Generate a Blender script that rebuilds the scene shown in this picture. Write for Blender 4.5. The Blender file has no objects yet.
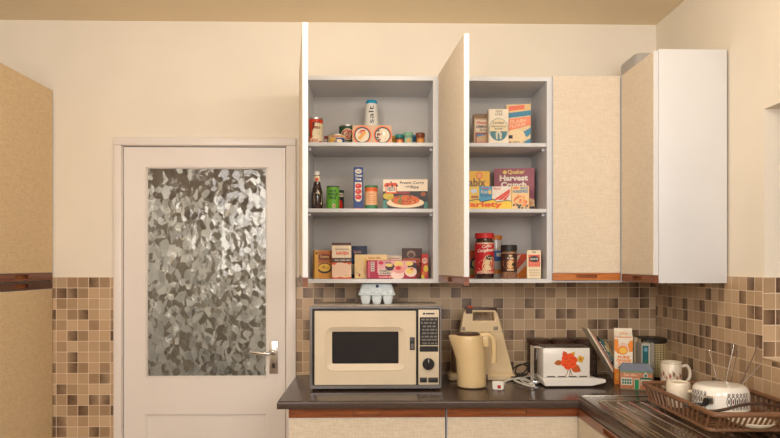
import bpy, bmesh, math, random
from mathutils import Vector, Matrix
random.seed(7)
S = bpy.context.scene
COL = S.collection
PI = math.pi
# ------------------------------------------------------------------ camera
F = 663.0; HZ = 265.0; CAMD = 3.14; CAMZ = 1.427; YAW = 0.021
cd = bpy.data.cameras.new('camera'); cam = bpy.data.objects.new('camera', cd); COL.objects.link(cam)
cam.location = (0, -CAMD, CAMZ); cam.rotation_euler = (PI/2, 0, -YAW)
cd.sensor_width = 36; cd.lens = F/780*36; cd.shift_y = (HZ-219)/780; cd.clip_start = .05
S.camera = cam
def at(px, py, Y):
    """world X, Z of a photo measurement taken on the plane at depth Y"""
    a = (px-390)/F
    dx = math.sin(YAW)+a*math.cos(YAW); dy = math.cos(YAW)-a*math.sin(YAW)
    t = (Y+CAMD)/dy
    return t*dx, CAMZ-t*(py-HZ)/F
def X(px, Y): return at(px, 0, Y)[0]
def Z(py, Y, px=390): return at(px, py, Y)[1]
# ------------------------------------------------------------------ materials
def lin(c):
    return tuple(((v/255)/12.92 if v/255 <= .04045 else ((v/255+.055)/1.055)**2.4) for v in c[:3])+(1,)
MATS = {}
def P(name, c, rough=.5, metal=0, var=.06, scale=30, bump=0, coat=0, trans=0, ior=1.45, spec=.5):
    if name in MATS: return MATS[name]
    m = bpy.data.materials.new(name); m.use_nodes = True; nt = m.node_tree; b = nt.nodes['Principled BSDF']
    tc = nt.nodes.new('ShaderNodeTexCoord'); n = nt.nodes.new('ShaderNodeTexNoise')
    n.inputs['Scale'].default_value = scale; n.inputs['Detail'].default_value = 3
    nt.links.new(tc.outputs['Object'], n.inputs['Vector'])
    r = nt.nodes.new('ShaderNodeValToRGB'); L = lin(c)
    r.color_ramp.elements[0].position = .3; r.color_ramp.elements[1].position = .7
    r.color_ramp.elements[0].color = tuple(v*(1-var) for v in L[:3])+(1,)
    r.color_ramp.elements[1].color = tuple(min(1, v*(1+var)) for v in L[:3])+(1,)
    nt.links.new(n.outputs['Fac'], r.inputs['Fac']); nt.links.new(r.outputs['Color'], b.inputs['Base Color'])
    b.inputs['Roughness'].default_value = rough; b.inputs['Metallic'].default_value = metal
    b.inputs['Coat Weight'].default_value = coat; b.inputs['Transmission Weight'].default_value = trans
    b.inputs['IOR'].default_value = ior; b.inputs['Specular IOR Level'].default_value = spec
    if bump:
        bp = nt.nodes.new('ShaderNodeBump'); bp.inputs['Strength'].default_value = bump; bp.inputs['Distance'].default_value = .002
        nt.links.new(n.outputs['Fac'], bp.inputs['Height']); nt.links.new(bp.outputs['Normal'], b.inputs['Normal'])
    MATS[name] = m; return m
def ink(c, rough=.45):
    return P('print_%d_%d_%d' % tuple(c), c, rough, var=.03, scale=60)

def linen(name, c, dark):
    m = P(name, c, .75, var=.03, scale=20); nt = m.node_tree; b = nt.nodes['Principled BSDF']
    tc = nt.nodes.new('ShaderNodeTexCoord')
    mix = []
    for sc in ((60, 60, 700), (700, 700, 60)):
        mp = nt.nodes.new('ShaderNodeMapping'); mp.inputs['Scale'].default_value = sc
        n = nt.nodes.new('ShaderNodeTexNoise'); n.inputs['Scale'].default_value = .55; n.inputs['Detail'].default_value = 2
        nt.links.new(tc.outputs['Object'], mp.inputs['Vector']); nt.links.new(mp.outputs['Vector'], n.inputs['Vector']); mix.append(n)
    ad = nt.nodes.new('ShaderNodeMath'); ad.operation = 'ADD'
    nt.links.new(mix[0].outputs['Fac'], ad.inputs[0]); nt.links.new(mix[1].outputs['Fac'], ad.inputs[1])
    r = nt.nodes.new('ShaderNodeValToRGB'); r.color_ramp.elements[0].position = .36; r.color_ramp.elements[1].position = .62
    mu = nt.nodes.new('ShaderNodeMath'); mu.operation = 'MULTIPLY'; mu.inputs[1].default_value = .5
    nt.links.new(ad.outputs[0], mu.inputs[0]); nt.links.new(mu.outputs[0], r.inputs['Fac'])
    r.color_ramp.elements[0].color = lin(dark); r.color_ramp.elements[1].color = lin(c)
    nt.links.new(r.outputs['Color'], b.inputs['Base Color'])
    bp = nt.nodes.new('ShaderNodeBump'); bp.inputs['Strength'].default_value = .15; bp.inputs['Distance'].default_value = .001
    nt.links.new(ad.outputs[0], bp.inputs['Height']); nt.links.new(bp.outputs['Normal'], b.inputs['Normal'])
    return m

def wood(name, c0, c1, ax=(3, 60, 60), rough=.35):
    m = P(name, c0, rough, coat=.3); nt = m.node_tree; b = nt.nodes['Principled BSDF']
    tc = nt.nodes.new('ShaderNodeTexCoord'); mp = nt.nodes.new('ShaderNodeMapping'); mp.inputs['Scale'].default_value = ax
    n = nt.nodes.new('ShaderNodeTexNoise'); n.inputs['Scale'].default_value = 2.2; n.inputs['Detail'].default_value = 4; n.inputs['Distortion'].default_value = .6
    r = nt.nodes.new('ShaderNodeValToRGB'); r.color_ramp.elements[0].position = .3; r.color_ramp.elements[1].position = .7
    r.color_ramp.elements[0].color = lin(c1); r.color_ramp.elements[1].color = lin(c0)
    nt.links.new(tc.outputs['Object'], mp.inputs['Vector']); nt.links.new(mp.outputs['Vector'], n.inputs['Vector'])
    nt.links.new(n.outputs['Fac'], r.inputs['Fac']); nt.links.new(r.outputs['Color'], b.inputs['Base Color'])
    return m

def tiles(name, uaxis, u0, v0, pitch=.0500):
    m = bpy.data.materials.new(name); m.use_nodes = True; nt = m.node_tree; b = nt.nodes['Principled BSDF']
    N = nt.nodes.new; L = nt.links.new
    tc = N('ShaderNodeTexCoord'); sp = N('ShaderNodeSeparateXYZ'); L(tc.outputs['Object'], sp.inputs[0])
    def math_(op, a, bb=None, cc=None):
        k = N('ShaderNodeMath'); k.operation = op
        for i, v in enumerate((a, bb, cc)):
            if v is None: continue
            if isinstance(v, (int, float)): k.inputs[i].default_value = v
            else: L(v, k.inputs[i])
        return k.outputs[0]
    u = math_('DIVIDE', math_('SUBTRACT', sp.outputs[uaxis], u0), pitch)
    v = math_('DIVIDE', math_('SUBTRACT', sp.outputs[2], v0), pitch)
    fu, fv = math_('FRACT', u), math_('FRACT', v)
    au = math_('ABSOLUTE', math_('SUBTRACT', fu, .5)); av = math_('ABSOLUTE', math_('SUBTRACT', fv, .5))
    edge = math_('MAXIMUM', au, av)
    gr = N('ShaderNodeMapRange'); gr.inputs[1].default_value = .462; gr.inputs[2].default_value = .475; L(edge, gr.inputs[0])
    cb = N('ShaderNodeCombineXYZ'); L(math_('FLOOR', u), cb.inputs[0]); L(math_('FLOOR', v), cb.inputs[1])
    wn = N('ShaderNodeTexWhiteNoise'); wn.noise_dimensions = '2D'; L(cb.outputs[0], wn.inputs['Vector'])
    r = N('ShaderNodeValToRGB'); r.color_ramp.interpolation = 'CONSTANT'
    stops = [(0, (188, 158, 124)), (.24, (200, 170, 136)), (.5, (176, 146, 114)), (.7, (162, 132, 102)), (.84, (194, 162, 128))]
    e = r.color_ramp.elements
    e[0].position = 0; e[0].color = lin(stops[0][1]); e[1].position = stops[1][0]; e[1].color = lin(stops[1][1])
    for p, c in stops[2:]:
        k = e.new(p); k.color = lin(c)
    L(wn.outputs['Value'], r.inputs['Fac'])
    # about one tile in four carries a darker glaze, pooled to one side
    n = N('ShaderNodeTexNoise'); n.inputs['Scale'].default_value = 38; n.inputs['Detail'].default_value = 3; L(tc.outputs['Object'], n.inputs['Vector'])
    sc = N('ShaderNodeSeparateColor'); L(wn.outputs['Color'], sc.inputs[0])
    dk = math_('GREATER_THAN', sc.outputs[1], .76)
    side = math_('ABSOLUTE', math_('SUBTRACT', math_('GREATER_THAN', sc.outputs[2], .5), fu))
    pool = math_('MULTIPLY', side, .55)
    amt = math_('MULTIPLY', dk, math_('ADD', math_('ADD', pool, .12), math_('MULTIPLY', n.outputs['Fac'], .5)))
    mul = N('ShaderNodeMix'); mul.data_type = 'RGBA'; L(amt, mul.inputs['Factor'])
    L(r.outputs['Color'], mul.inputs['A']); mul.inputs['B'].default_value = lin((84, 58, 42))
    mx = N('ShaderNodeMix'); mx.data_type = 'RGBA'; L(gr.outputs[0], mx.inputs['Factor'])
    L(mul.outputs['Result'], mx.inputs['A']); mx.inputs['B'].default_value = lin((222, 200, 174))
    L(mx.outputs['Result'], b.inputs['Base Color'])
    rr = N('ShaderNodeMapRange'); rr.inputs[3].default_value = .32; rr.inputs[4].default_value = .8; L(gr.outputs[0], rr.inputs[0]); L(rr.outputs[0], b.inputs['Roughness'])
    bp = N('ShaderNodeBump'); bp.invert = True; bp.inputs['Strength'].default_value = .4; bp.inputs['Distance'].default_value = .002
    L(gr.outputs[0], bp.inputs['Height']); L(bp.outputs['Normal'], b.inputs['Normal'])
    return m

def pebble_glass(name, tilt, dist, rough):
    m = bpy.data.materials.new(name); m.use_nodes = True; nt = m.node_tree; b = nt.nodes['Principled BSDF']
    N = nt.nodes.new; L = nt.links.new
    tc = N('ShaderNodeTexCoord'); n = N('ShaderNodeTexNoise'); n.inputs['Scale'].default_value = 20; n.inputs['Detail'].default_value = 1
    L(tc.outputs['Object'], n.inputs['Vector'])
    mx = N('ShaderNodeMix'); mx.data_type = 'VECTOR'; mx.inputs['Factor'].default_value = .03
    L(tc.outputs['Object'], mx.inputs['A']); L(n.outputs['Color'], mx.inputs['B'])
    mp = N('ShaderNodeMapping'); mp.inputs['Scale'].default_value = (1.1, .02, .9); L(mx.outputs['Result'], mp.inputs['Vector'])
    v = N('ShaderNodeTexVoronoi'); v.feature = 'F1'; v.inputs['Scale'].default_value = 38
    L(mp.outputs['Vector'], v.inputs['Vector'])
    bp = N('ShaderNodeBump'); bp.inputs['Strength'].default_value = 1; bp.inputs['Distance'].default_value = dist
    L(v.outputs['Distance'], bp.inputs['Height'])
    # each pebble of the cast pattern is tipped its own way
    sub = N('ShaderNodeVectorMath'); sub.operation = 'SUBTRACT'; L(v.outputs['Color'], sub.inputs[0]); sub.inputs[1].default_value = (.5, .5, .5)
    sc = N('ShaderNodeVectorMath'); sc.operation = 'MULTIPLY'; L(sub.outputs[0], sc.inputs[0]); sc.inputs[1].default_value = (tilt, 0, tilt*.5)
    ad = N('ShaderNodeVectorMath'); ad.operation = 'ADD'; L(sc.outputs[0], ad.inputs[0]); L(bp.outputs['Normal'], ad.inputs[1])
    nm = N('ShaderNodeVectorMath'); nm.operation = 'NORMALIZE'; L(ad.outputs[0], nm.inputs[0]); L(nm.outputs[0], b.inputs['Normal'])
    b.inputs['Base Color'].default_value = lin((250, 247, 238)); b.inputs['Roughness'].default_value = rough
    b.inputs['Transmission Weight'].default_value = 1; b.inputs['IOR'].default_value = 1.5
    return m

M_wall = P('cream_wall_paint', (236, 225, 208), .85, var=.02, scale=3, bump=.05)
M_ceil = P('tan_ceiling_paint', (240, 220, 186), .9, var=.02, scale=3)
M_floor = P('brown_vinyl_floor', (120, 96, 76), .5, var=.12, scale=8)
M_white = P('white_melamine', (216, 215, 216), .4, var=.015, scale=6)
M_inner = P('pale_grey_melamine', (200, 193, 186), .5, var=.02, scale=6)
M_gloss = P('white_gloss_paint', (234, 224, 216), .3, var=.015, scale=5)
M_linen = linen('linen_laminate', (230, 216, 196), (216, 199, 176))
M_linen_b = linen('linen_laminate_base', (222, 208, 186), (202, 186, 162))
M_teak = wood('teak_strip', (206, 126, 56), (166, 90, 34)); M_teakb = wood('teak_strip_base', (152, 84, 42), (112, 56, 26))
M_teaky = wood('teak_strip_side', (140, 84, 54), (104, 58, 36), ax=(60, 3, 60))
M_dteak = P('dark_teak_recess', (158, 90, 42), .5, var=.15)
M_top = P('brown_laminate_worktop', (70, 54, 46), .26, var=.1, scale=60, coat=.1)
M_steel = P('stainless_steel', (176, 168, 158), .2, metal=1, var=.05, scale=14)
M_chrome = P('chrome', (215, 212, 208), .2, metal=1, var=.02)
M_tile_b = tiles('brown_mosaic_tiles_back', 0, .004, 1.370)
M_tile_r = tiles('brown_mosaic_tiles_side', 1, -.883, 1.385)
M_tile_c = tiles('brown_mosaic_tiles_reveal', 0, 1.318, 1.385, .055)
M_glass = pebble_glass('pebbled_glass_room_side', .15, .0009, .05); M_glass_b = pebble_glass('pebbled_glass_hall_side', 1.15, .0022, .13)
M_black = P('black_plastic', (30, 28, 27), .35, var=.1)
M_cream = P('cream_plastic', (218, 201, 174), .35, var=.02, scale=10); M_mixer = P('warm_cream_plastic', (226, 200, 158), .35, var=.02, scale=10)
M_creamk = P('butter_plastic', (220, 192, 144), .28, var=.02, scale=10, coat=.3)
M_brownp = P('dark_brown_plastic', (74, 50, 38), .3, var=.08)
M_rack = P('brown_rack_plastic', (122, 86, 60), .4, var=.12, scale=40)
M_enamel = P('white_enamel', (236, 230, 220), .18, var=.01, coat=.5)
M_ceramic = P('cream_ceramic', (232, 218, 196), .25, var=.02, coat=.4)
M_cable_w = P('white_cable', (232, 226, 214), .4, var=.03)
M_cable_b = P('black_cable', (26, 23, 22), .45, var=.1)
M_smoke = P('smoked_glass', (150, 124, 104), .06, var=.05, trans=.75, ior=1.4)
M_winglass = P('dark_door_glass', (26, 28, 36), .08, var=.05, coat=.5)
M_tin = P('tin_metal', (190, 184, 174), .3, metal=.9, var=.05)
M_sauce = P('brown_sauce_glass', (50, 26, 18), .1, var=.1, coat=.6)
M_coffee = P('coffee_granule_glass', (62, 36, 22), .14, var=.5, scale=220, coat=.7)
M_clear = P('clear_glass_jar', (214, 204, 196), .1, var=.05, trans=.3, coat=.5)

# ------------------------------------------------------------------ mesh builder
class MB:
    def __init__(self): self.bm = bmesh.new(); self.mats = []; self.lay = 0
    def mi(self, m):
        if m not in self.mats: self.mats.append(m)
        return self.mats.index(m)
    def faces(self, vs, fs, m, M=None):
        k = self.mi(m)
        bv = [self.bm.verts.new(M @ Vector(v) if M else Vector(v)) for v in vs]
        out = []
        for f in fs:
            try:
                fc = self.bm.faces.new([bv[i] for i in f]); fc.material_index = k; out.append(fc)
            except ValueError: pass
        return out
    def box(self, a, b, m, bev=0, M=None, seg=2):
        """box between two corners"""
        x0, y0, z0 = [min(p, q) for p, q in zip(a, b)]; x1, y1, z1 = [max(p, q) for p, q in zip(a, b)]
        t = bmesh.new()
        vs = [t.verts.new(p) for p in ((x0,y0,z0),(x1,y0,z0),(x1,y1,z0),(x0,y1,z0),(x0,y0,z1),(x1,y0,z1),(x1,y1,z1),(x0,y1,z1))]
        for f in ((3,2,1,0),(4,5,6,7),(0,1,5,4),(1,2,6,5),(2,3,7,6),(3,0,4,7)): t.faces.new([vs[i] for i in f])
        if bev: bmesh.ops.bevel(t, geom=t.edges[:], offset=bev, segments=seg, affect='EDGES', profile=.5)
        return self.merge(t, m, M)
    def merge(self, t, m, M=None):
        t.verts.index_update()
        vs = [v.co.copy() for v in t.verts]; fs = [[v.index for v in f.verts] for f in t.faces]; t.free()
        return self.faces(vs, fs, m, M)
    def loft(self, rings, m, cap0=True, cap1=True, M=None, mats=None):
        n = len(rings[0]); vs = [p for r in rings for p in r]
        if mats is None: mats = [m]*(len(rings)-1)
        bv = [self.bm.verts.new(M @ Vector(v) if M else Vector(v)) for v in vs]
        for i in range(len(rings)-1):
            k = self.mi(mats[i])
            for j in range(n):
                q = [bv[i*n+j], bv[i*n+(j+1) % n], bv[(i+1)*n+(j+1) % n], bv[(i+1)*n+j]]
                try: self.bm.faces.new(q).material_index = k
                except ValueError: pass
        if cap0: self.bm.faces.new(bv[:n][::-1]).material_index = self.mi(mats[0])
        if cap1: self.bm.faces.new(bv[-n:]).material_index = self.mi(mats[-1])
    def lathe(self, prof, m, c=(0, 0, 0), n=32, cap0=True, cap1=True, mats=None, M=None, sy=1):
        rings = [[(c[0]+max(r, 1e-4)*math.cos(2*PI*j/n), c[1]+sy*max(r, 1e-4)*math.sin(2*PI*j/n), c[2]+z) for j in range(n)] for r, z in prof]
        self.loft(rings, m, cap0, cap1, M, mats)
    def tube(self, pts, r, m, n=8, flat=1.0, closed=False, up=None, radii=None):
        pts = [Vector(p) for p in pts]; rings = []
        N = len(pts); prev = None
        for i, p in enumerate(pts):
            if closed: t = pts[(i+1) % N]-pts[i-1]
            else: t = pts[min(i+1, N-1)]-pts[max(i-1, 0)]
            t.normalize()
            if prev is None:
                a = Vector(up) if up else (Vector((0, 0, 1)) if abs(t.z) < .9 else Vector((1, 0, 0)))
            else: a = prev
            s = t.cross(a); s.normalize(); a = s.cross(t); a.normalize(); prev = a
            rr = radii[i] if radii else r
            rings.append([p+s*rr*math.cos(2*PI*j/n)+a*rr*flat*math.sin(2*PI*j/n) for j in range(n)])
        if closed: rings.append(rings[0]); self.loft(rings, m, False, False)
        else: self.loft(rings, m)
    def plate(self, outer, holes, d, m, bev=0, M=None):
        """2D outline (with holes) in XZ, thickness d along +Y from y=0"""
        cu = bpy.data.curves.new('outline', 'CURVE'); cu.dimensions = '2D'; cu.fill_mode = 'BOTH'; cu.extrude = d/2-bev; cu.bevel_depth = bev; cu.bevel_resolution = 1
        cu.offset = -bev
        for lp in [outer]+holes:
            sp = cu.splines.new('POLY'); sp.points.add(len(lp)-1); sp.use_cyclic_u = True
            for q, pt in zip(lp, sp.points): pt.co = (q[0], q[1], 0, 1)
        o = bpy.data.objects.new('outline', cu); me = bpy.data.meshes.new_from_object(o)
        R = Matrix(((1, 0, 0, 0), (0, 0, -1, d/2), (0, 1, 0, 0), (0, 0, 0, 1)))
        if M: R = M @ R
        fs = self.faces([v.co.copy() for v in me.vertices], [list(p.vertices) for p in me.polygons], m, R)
        bpy.data.objects.remove(o); bpy.data.curves.remove(cu); bpy.data.meshes.remove(me)
    # --- flat printing laid on a surface through a map (u,v,eps) -> point
    def eps(self): self.lay += 1; return .0004+.00004*self.lay
    def grid(self, mp, pts, fs, m):
        e = self.eps(); self.faces([mp(u, v, e) for u, v in pts], fs, m)
    def rect(self, mp, u0, v0, u1, v1, m, n=8):
        pts = []
        for i in range(n+1):
            u = u0+(u1-u0)*i/n; pts += [(u, v0), (u, v1)]
        self.grid(mp, pts, [(2*i, 2*i+2, 2*i+3, 2*i+1) for i in range(n)], m)
    def ell(self, mp, u, v, ru, rv, m, n=20, rot=0):
        pts = [(u, v)]; fs = []
        c, s = math.cos(rot), math.sin(rot)
        for k in (1, 2):
            for j in range(n):
                a = 2*PI*j/n; x, y = ru*k/2*math.cos(a), rv*k/2*math.sin(a)
                pts.append((u+x*c-y*s, v+x*s+y*c))
        for j in range(n):
            fs.append((0, 1+j, 1+(j+1) % n)); fs.append((1+j, 1+n+j, 1+n+(j+1) % n, 1+(j+1) % n))
        self.grid(mp, pts, fs, m)
    def poly(self, mp, pts, m):
        self.grid(mp, pts, [tuple(range(len(pts)))], m)
    def text(self, mp, s, u0, v0, u1, v1, m, bold=.02, turn=False, shear=0, slope=0):
        cu = bpy.data.curves.new('lettering', 'FONT'); cu.body = s; cu.offset = bold; cu.shear = shear; cu.resolution_u = 3
        o = bpy.data.objects.new('lettering', cu); me = bpy.data.meshes.new_from_object(o)
        co = [v.co for v in me.vertices]
        if co:
            x0, x1 = min(c.x for c in co), max(c.x for c in co); y0, y1 = min(c.y for c in co), max(c.y for c in co)
            pts = []
            for c in co:
                a, b = (c.x-x0)/(x1-x0), (c.y-y0)/(y1-y0)
                if turn: a, b = 1-b, a
                pts.append((u0+(u1-u0)*a, v0+(v1-v0)*b+slope*a))
            self.grid(mp, pts, [tuple(p.vertices) for p in me.polygons], m)
        bpy.data.objects.remove(o); bpy.data.curves.remove(cu); bpy.data.meshes.remove(me)
    def lines(self, mp, u0, v0, u1, v1, k, m, seed=1):
        """rows of fine print too small to read"""
        r = random.Random(seed); h = (v1-v0)/(2*k-1)
        for i in range(k):
            va = v1-2*i*h; u = u0+r.uniform(0, .12)*(u1-u0)
            while u < u1-.08*(u1-u0):
                w = r.uniform(.12, .3)*(u1-u0); self.rect(mp, u, va-h, min(u+w, u1), va, m, 2); u += w+.06*(u1-u0)
    def build(self, name, parent=None, loc=(0, 0, 0), rz=0, sharp=35):
        me = bpy.data.meshes.new(name)
        bmesh.ops.recalc_face_normals(self.bm, faces=self.bm.faces[:]) if self.lay == 0 else None
        self.bm.to_mesh(me); self.bm.free()
        for m in self.mats: me.materials.append(m)
        me.shade_smooth(); me.set_sharp_from_angle(angle=math.radians(sharp))
        o = bpy.data.objects.new(name, me); COL.objects.link(o); o.location = loc; o.rotation_euler = (0, 0, rz)
        if parent: o.parent = parent
        return o
def one(name, fn, parent=None, loc=(0, 0, 0), rz=0):
    b = MB(); fn(b); return b.build(name, parent, loc, rz)
def tag(o, label=None, cat=None, group=None, kind=None):
    if label: o['label'] = label
    if cat: o['category'] = cat
    if group: o['group'] = group
    if kind: o['kind'] = kind
    return o
def thing(name, label, cat, loc=(0, 0, 0), rz=0, group=None):
    o = bpy.data.objects.new(name, None); COL.objects.link(o); o.location = loc; o.rotation_euler = (0, 0, rz); o.empty_display_size = .05
    return tag(o, label, cat, group)
def dup(root, loc, rz, label=None, group=None):
    r = root.copy(); COL.objects.link(r); r.location = loc; r.rotation_euler = (0, 0, rz)
    if label: r['label'] = label
    if group: r['group'] = group
    for ch in list(root.children):
        c = ch.copy(); COL.objects.link(c); c.parent = r
        for g in list(ch.children):
            d = g.copy(); COL.objects.link(d); d.parent = c
    return r
def arc(c, r, a0, a1, n, plane='xz'):
    out = []
    for i in range(n+1):
        a = math.radians(a0+(a1-a0)*i/n); out.append((c[0]+r*math.cos(a), c[1]+r*math.sin(a)))
    return out
def rrect(x0, z0, x1, z1, r, n=4):
    return arc((x1-r, z1-r), r, 0, 90, n)+arc((x0+r, z1-r), r, 90, 180, n)+arc((x0+r, z0+r), r, 180, 270, n)+arc((x1-r, z0+r), r, 270, 360, n)
def smooth(pts, k=6):
    P_ = [Vector(p) for p in pts]; out = []
    for i in range(len(P_)-1):
        p0, p1, p2, p3 = P_[max(i-1, 0)], P_[i], P_[i+1], P_[min(i+2, len(P_)-1)]
        for j in range(k):
            t = j/k
            out.append(.5*((2*p1)+(-p0+p2)*t+(2*p0-5*p1+4*p2-p3)*t*t+(-p0+3*p1-3*p2+p3)*t**3))
    out.append(P_[-1]); return out

# ------------------------------------------------------------------ the room
WR = 1.338; WL = -2.10; YB = -4.3; CH = 2.574
DL, DR = X(123.5, 0), X(285.5, 0); DT = Z(147.5, 0)        # door opening
TL = -1.512                                               # face of the tall cupboard
AL, AR, AT = X(114.6, 0), X(296.3, 0), Z(138.6, 0)            # architrave outline
def f(b):
    b.box((WL-.1, 0, 0), (DL-.012, .1, CH), M_wall); b.box((DR+.012, 0, 0), (WR+.3, .1, CH), M_wall); b.box((DL-.012, 0, DT+.012), (DR+.012, .1, CH), M_wall)
    b.box((TL-.02, -.006, 0), (AL-.001, -.0005, 1.370), M_tile_b); b.box((AR+.001, -.006, .907), (WR-.001, -.0005, 1.370), M_tile_b)
tag(one('wall_back', f), kind='structure')
WY0, WY1, WZ0, WZ1 = -.883, -1.95, 1.103, 1.965
def f(b):
    b.box((WR, 0, 0), (WR+.22, WY0, CH), M_wall); b.box((WR, WY1, 0), (WR+.22, YB, CH), M_wall)
    b.box((WR, WY0, 0), (WR+.22, WY1, WZ0), M_wall); b.box((WR, WY0, WZ1), (WR+.22, WY1, CH), M_wall)
    b.box((WR-.006, -.007, .913), (WR-.0005, WY0, 1.385), M_tile_r); b.box((WR-.006, WY0, .913), (WR-.0005, WY1, WZ0), M_tile_r)
    b.box((WR-.004, WY0-.0005, WZ0), (WR+.15, WY0-.006, 1.385), M_tile_c)
    b.box((WR-.008, WY0-.0005, WZ0), (WR+.15, WY1, WZ0+.006), M_tile_c)
tag(one('wall_right', f), kind='structure')
tag(one('wall_left', lambda b: b.box((WL-.1, 0, 0), (WL, YB, CH), M_wall)), kind='structure')
tag(one('wall_front', lambda b: b.box((WL-.1, YB-.1, 0), (WR+.3, YB, CH), M_wall)), kind='structure')
tag(one('floor', lambda b: b.box((WL-.1, YB-.1, -.1), (WR+.3, .1, 0), M_floor)), kind='structure')
tag(one('ceiling', lambda b: b.box((WL-.1, YB-.1, CH), (WR+.3, .1, CH+.1), M_ceil)), kind='structure')
# window in the right wall (its reveal shows at the edge of the photo)
w = bpy.data.objects.new('window_1', None); COL.objects.link(w); w.location = (WR+.17, (WY0+WY1)/2, WZ0); tag(w, kind='structure')
def f(b):
    h = WZ1-WZ0; l = (WY0-WY1)/2-.002
    for y in (-l, 0, l): b.box((0, y-.025 if y >= 0 else y, .008), (.04, y+.025 if y <= 0 else y, h), M_gloss)
    for z in (.008, h-.05): b.box((.001, -l, z), (.039, l, z+.05), M_gloss)
one('window_frame', f, w)
one('pane', lambda b: b.box((.018, -.5, .02), (.022, .5, .83), P('window_pane', (60, 70, 90), .05, trans=.8)), w)
# hall beyond the glazed door
def f(b):
    y0, y1, x0, x1 = .1, 1.7, DL-.5, DR+.5
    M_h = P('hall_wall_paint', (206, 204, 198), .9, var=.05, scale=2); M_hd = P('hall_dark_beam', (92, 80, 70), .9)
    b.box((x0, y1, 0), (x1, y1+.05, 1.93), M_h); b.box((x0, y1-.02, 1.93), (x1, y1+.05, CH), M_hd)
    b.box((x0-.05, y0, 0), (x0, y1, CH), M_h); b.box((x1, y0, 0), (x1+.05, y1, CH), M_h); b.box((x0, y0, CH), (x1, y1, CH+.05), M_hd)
    for i in range(7):                                   # added dark panels, unseen, to put dark cells into the pebbled glass
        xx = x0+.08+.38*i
        b.box((xx, y1-.03, 0), (xx+.19, y1-.001, 1.93), P('added_hall_panel', (122, 114, 102), .9, var=.1))
tag(one('wall_hall', f), kind='structure')
# architrave
def f(b):
    w1 = DL-.004-AL
    for a, c in (((AL, -.018, 0), (DL-.004, -.0005, DT+.004)), ((DR+.004, -.018, 0), (AR, -.0005, DT+.004)), ((AL, -.018, DT+.004), (AR, -.0005, AT))): b.box(a, c, M_gloss, .004)
    for a, c in (((DL-.011, -.0005, 0), (DL-.002, .099, DT+.01)), ((DR+.002, -.0005, 0), (DR+.011, .099, DT+.01)), ((DL-.011, -.0005, DT+.002), (DR+.011, .099, DT+.011))): b.box(a, c, M_gloss)
tag(one('trim_1', f), kind='structure')
# door
d = bpy.data.objects.new('door_1', None); COL.objects.link(d); d.location = (DL, 0, 0); tag(d, kind='structure')
dw = DR-DL
gx0, gx1, gz1, gz0 = X(145.5, 0)-DL, X(267, 0)-DL, Z(167.5, 0), Z(377, 0)
pz1 = Z(413, 0)
def f(b):
    y0, y1 = .003, .043
    b.box((.001, y0, .008), (gx0, y1, DT-.002), M_gloss); b.box((gx1, y0, .008), (dw-.001, y1, DT-.002), M_gloss)
    b.box((gx0, y0, gz1), (gx1, y1, DT-.002), M_gloss); b.box((gx0, y0, pz1), (gx1, y1, gz0), M_gloss); b.box((gx0, y0, .008), (gx1, y1, .22), M_gloss)
    b.box((gx0, y0+.012, .22), (gx1, y1-.012, pz1), M_gloss)
    for x0, z0, x1, z1 in ((gx0, gz0, gx1, gz1), (gx0, .22, gx1, pz1)):      # moulding
        t = .007
        for a, c in (((x0, z0), (x1, z0+t)), ((x0, z1-t), (x1, z1)), ((x0, z0), (x0+t, z1)), ((x1-t, z0), (x1, z1))):
            b.box((a[0], y0+.003, a[1]), (c[0], y0+.016, c[1]), M_gloss, .003)
one('door_leaf', f, d)
def f(b):
    b.box((gx0+.001, .019, gz0+.001), (gx1-.001, .025, gz1-.001), M_glass)
    b.bm.faces.ensure_lookup_table(); b.bm.normal_update()
    for fc in b.bm.faces:
        if fc.calc_center_median().y > .0245: fc.material_index = b.mi(M_glass_b)
one('glass_pane', f, d)
hx, hz = X(273.7, 0)-DL, Z(357, 0)
hd = one('handle_plate', lambda b: (b.box((hx-.02, -.004, hz-.077), (hx+.02, .0025, hz+.077), M_chrome, .003), b.lathe([(.013, 0), (.013, .012), (.009, .022)], M_chrome, M=Matrix.Translation((hx, -.004, hz+.024)) @ Matrix.Rotation(PI/2, 4, 'X')),
    b.box((hx-.006, -.0055, hz-.05), (hx+.006, -.004, hz-.028), M_black)), d)
one('lever', lambda b: b.tube([(hx, -.02, hz+.024), (hx, -.05, hz+.024), (hx-.012, -.057, hz+.024), (hx-.05, -.057, hz+.026), (hx-.09, -.055, hz+.03), (hx-.1, -.05, hz+.031)], .008, M_chrome, 10), hd)

# ------------------------------------------------------------------ cabinets
def strip(b, w, h, m, notch, t=.018, nx=.5):
    """handle strip across x 0..w, z 0..h, front at y=-t, with a finger recess"""
    a, c = w*nx-notch/2, w*nx+notch/2; z0, z1 = h*.26, h*.8
    b.box((0, -t, 0), (a, 0, h), m); b.box((c, -t, 0), (w, 0, h), m)
    b.box((a, -t, 0), (c, 0, z0), m); b.box((a, -t, z1), (c, 0, h), m)
    b.box((a, -.004, z0), (c, 0, z1), M_dteak)
def door_leaf(parent, w, z0, z1, loc, rz, strip_at='bottom', lm=None, sm=None, sh=.031, notch=.09):
    lm = lm or M_linen; sm = sm or M_teak; t = .018
    o = bpy.data.objects.new('door', None)
    zs, ze = (z0+sh, z1) if strip_at == 'bottom' else (z0, z1-sh)
    def f(b):
        b.box((0, -t+.001, zs), (w, 0, ze), M_white); b.box((.0015, -t-.0006, zs+.001), (w-.0015, -t+.0012, ze-.0015), lm)
    dd = one('door', f, parent, loc, rz)
    st = one('handle_strip', lambda b: strip(b, w, sh-.001, sm, notch), dd)
    st.location = (0, 0, z0 if strip_at == 'bottom' else z1-sh+.001)
    return dd
CZ0, CZ1 = 1.350, 2.236; CY = -.302
XA0, XA1, XB1 = X(303.2, CY), X(437.3, CY), X(551, CY)
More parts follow.
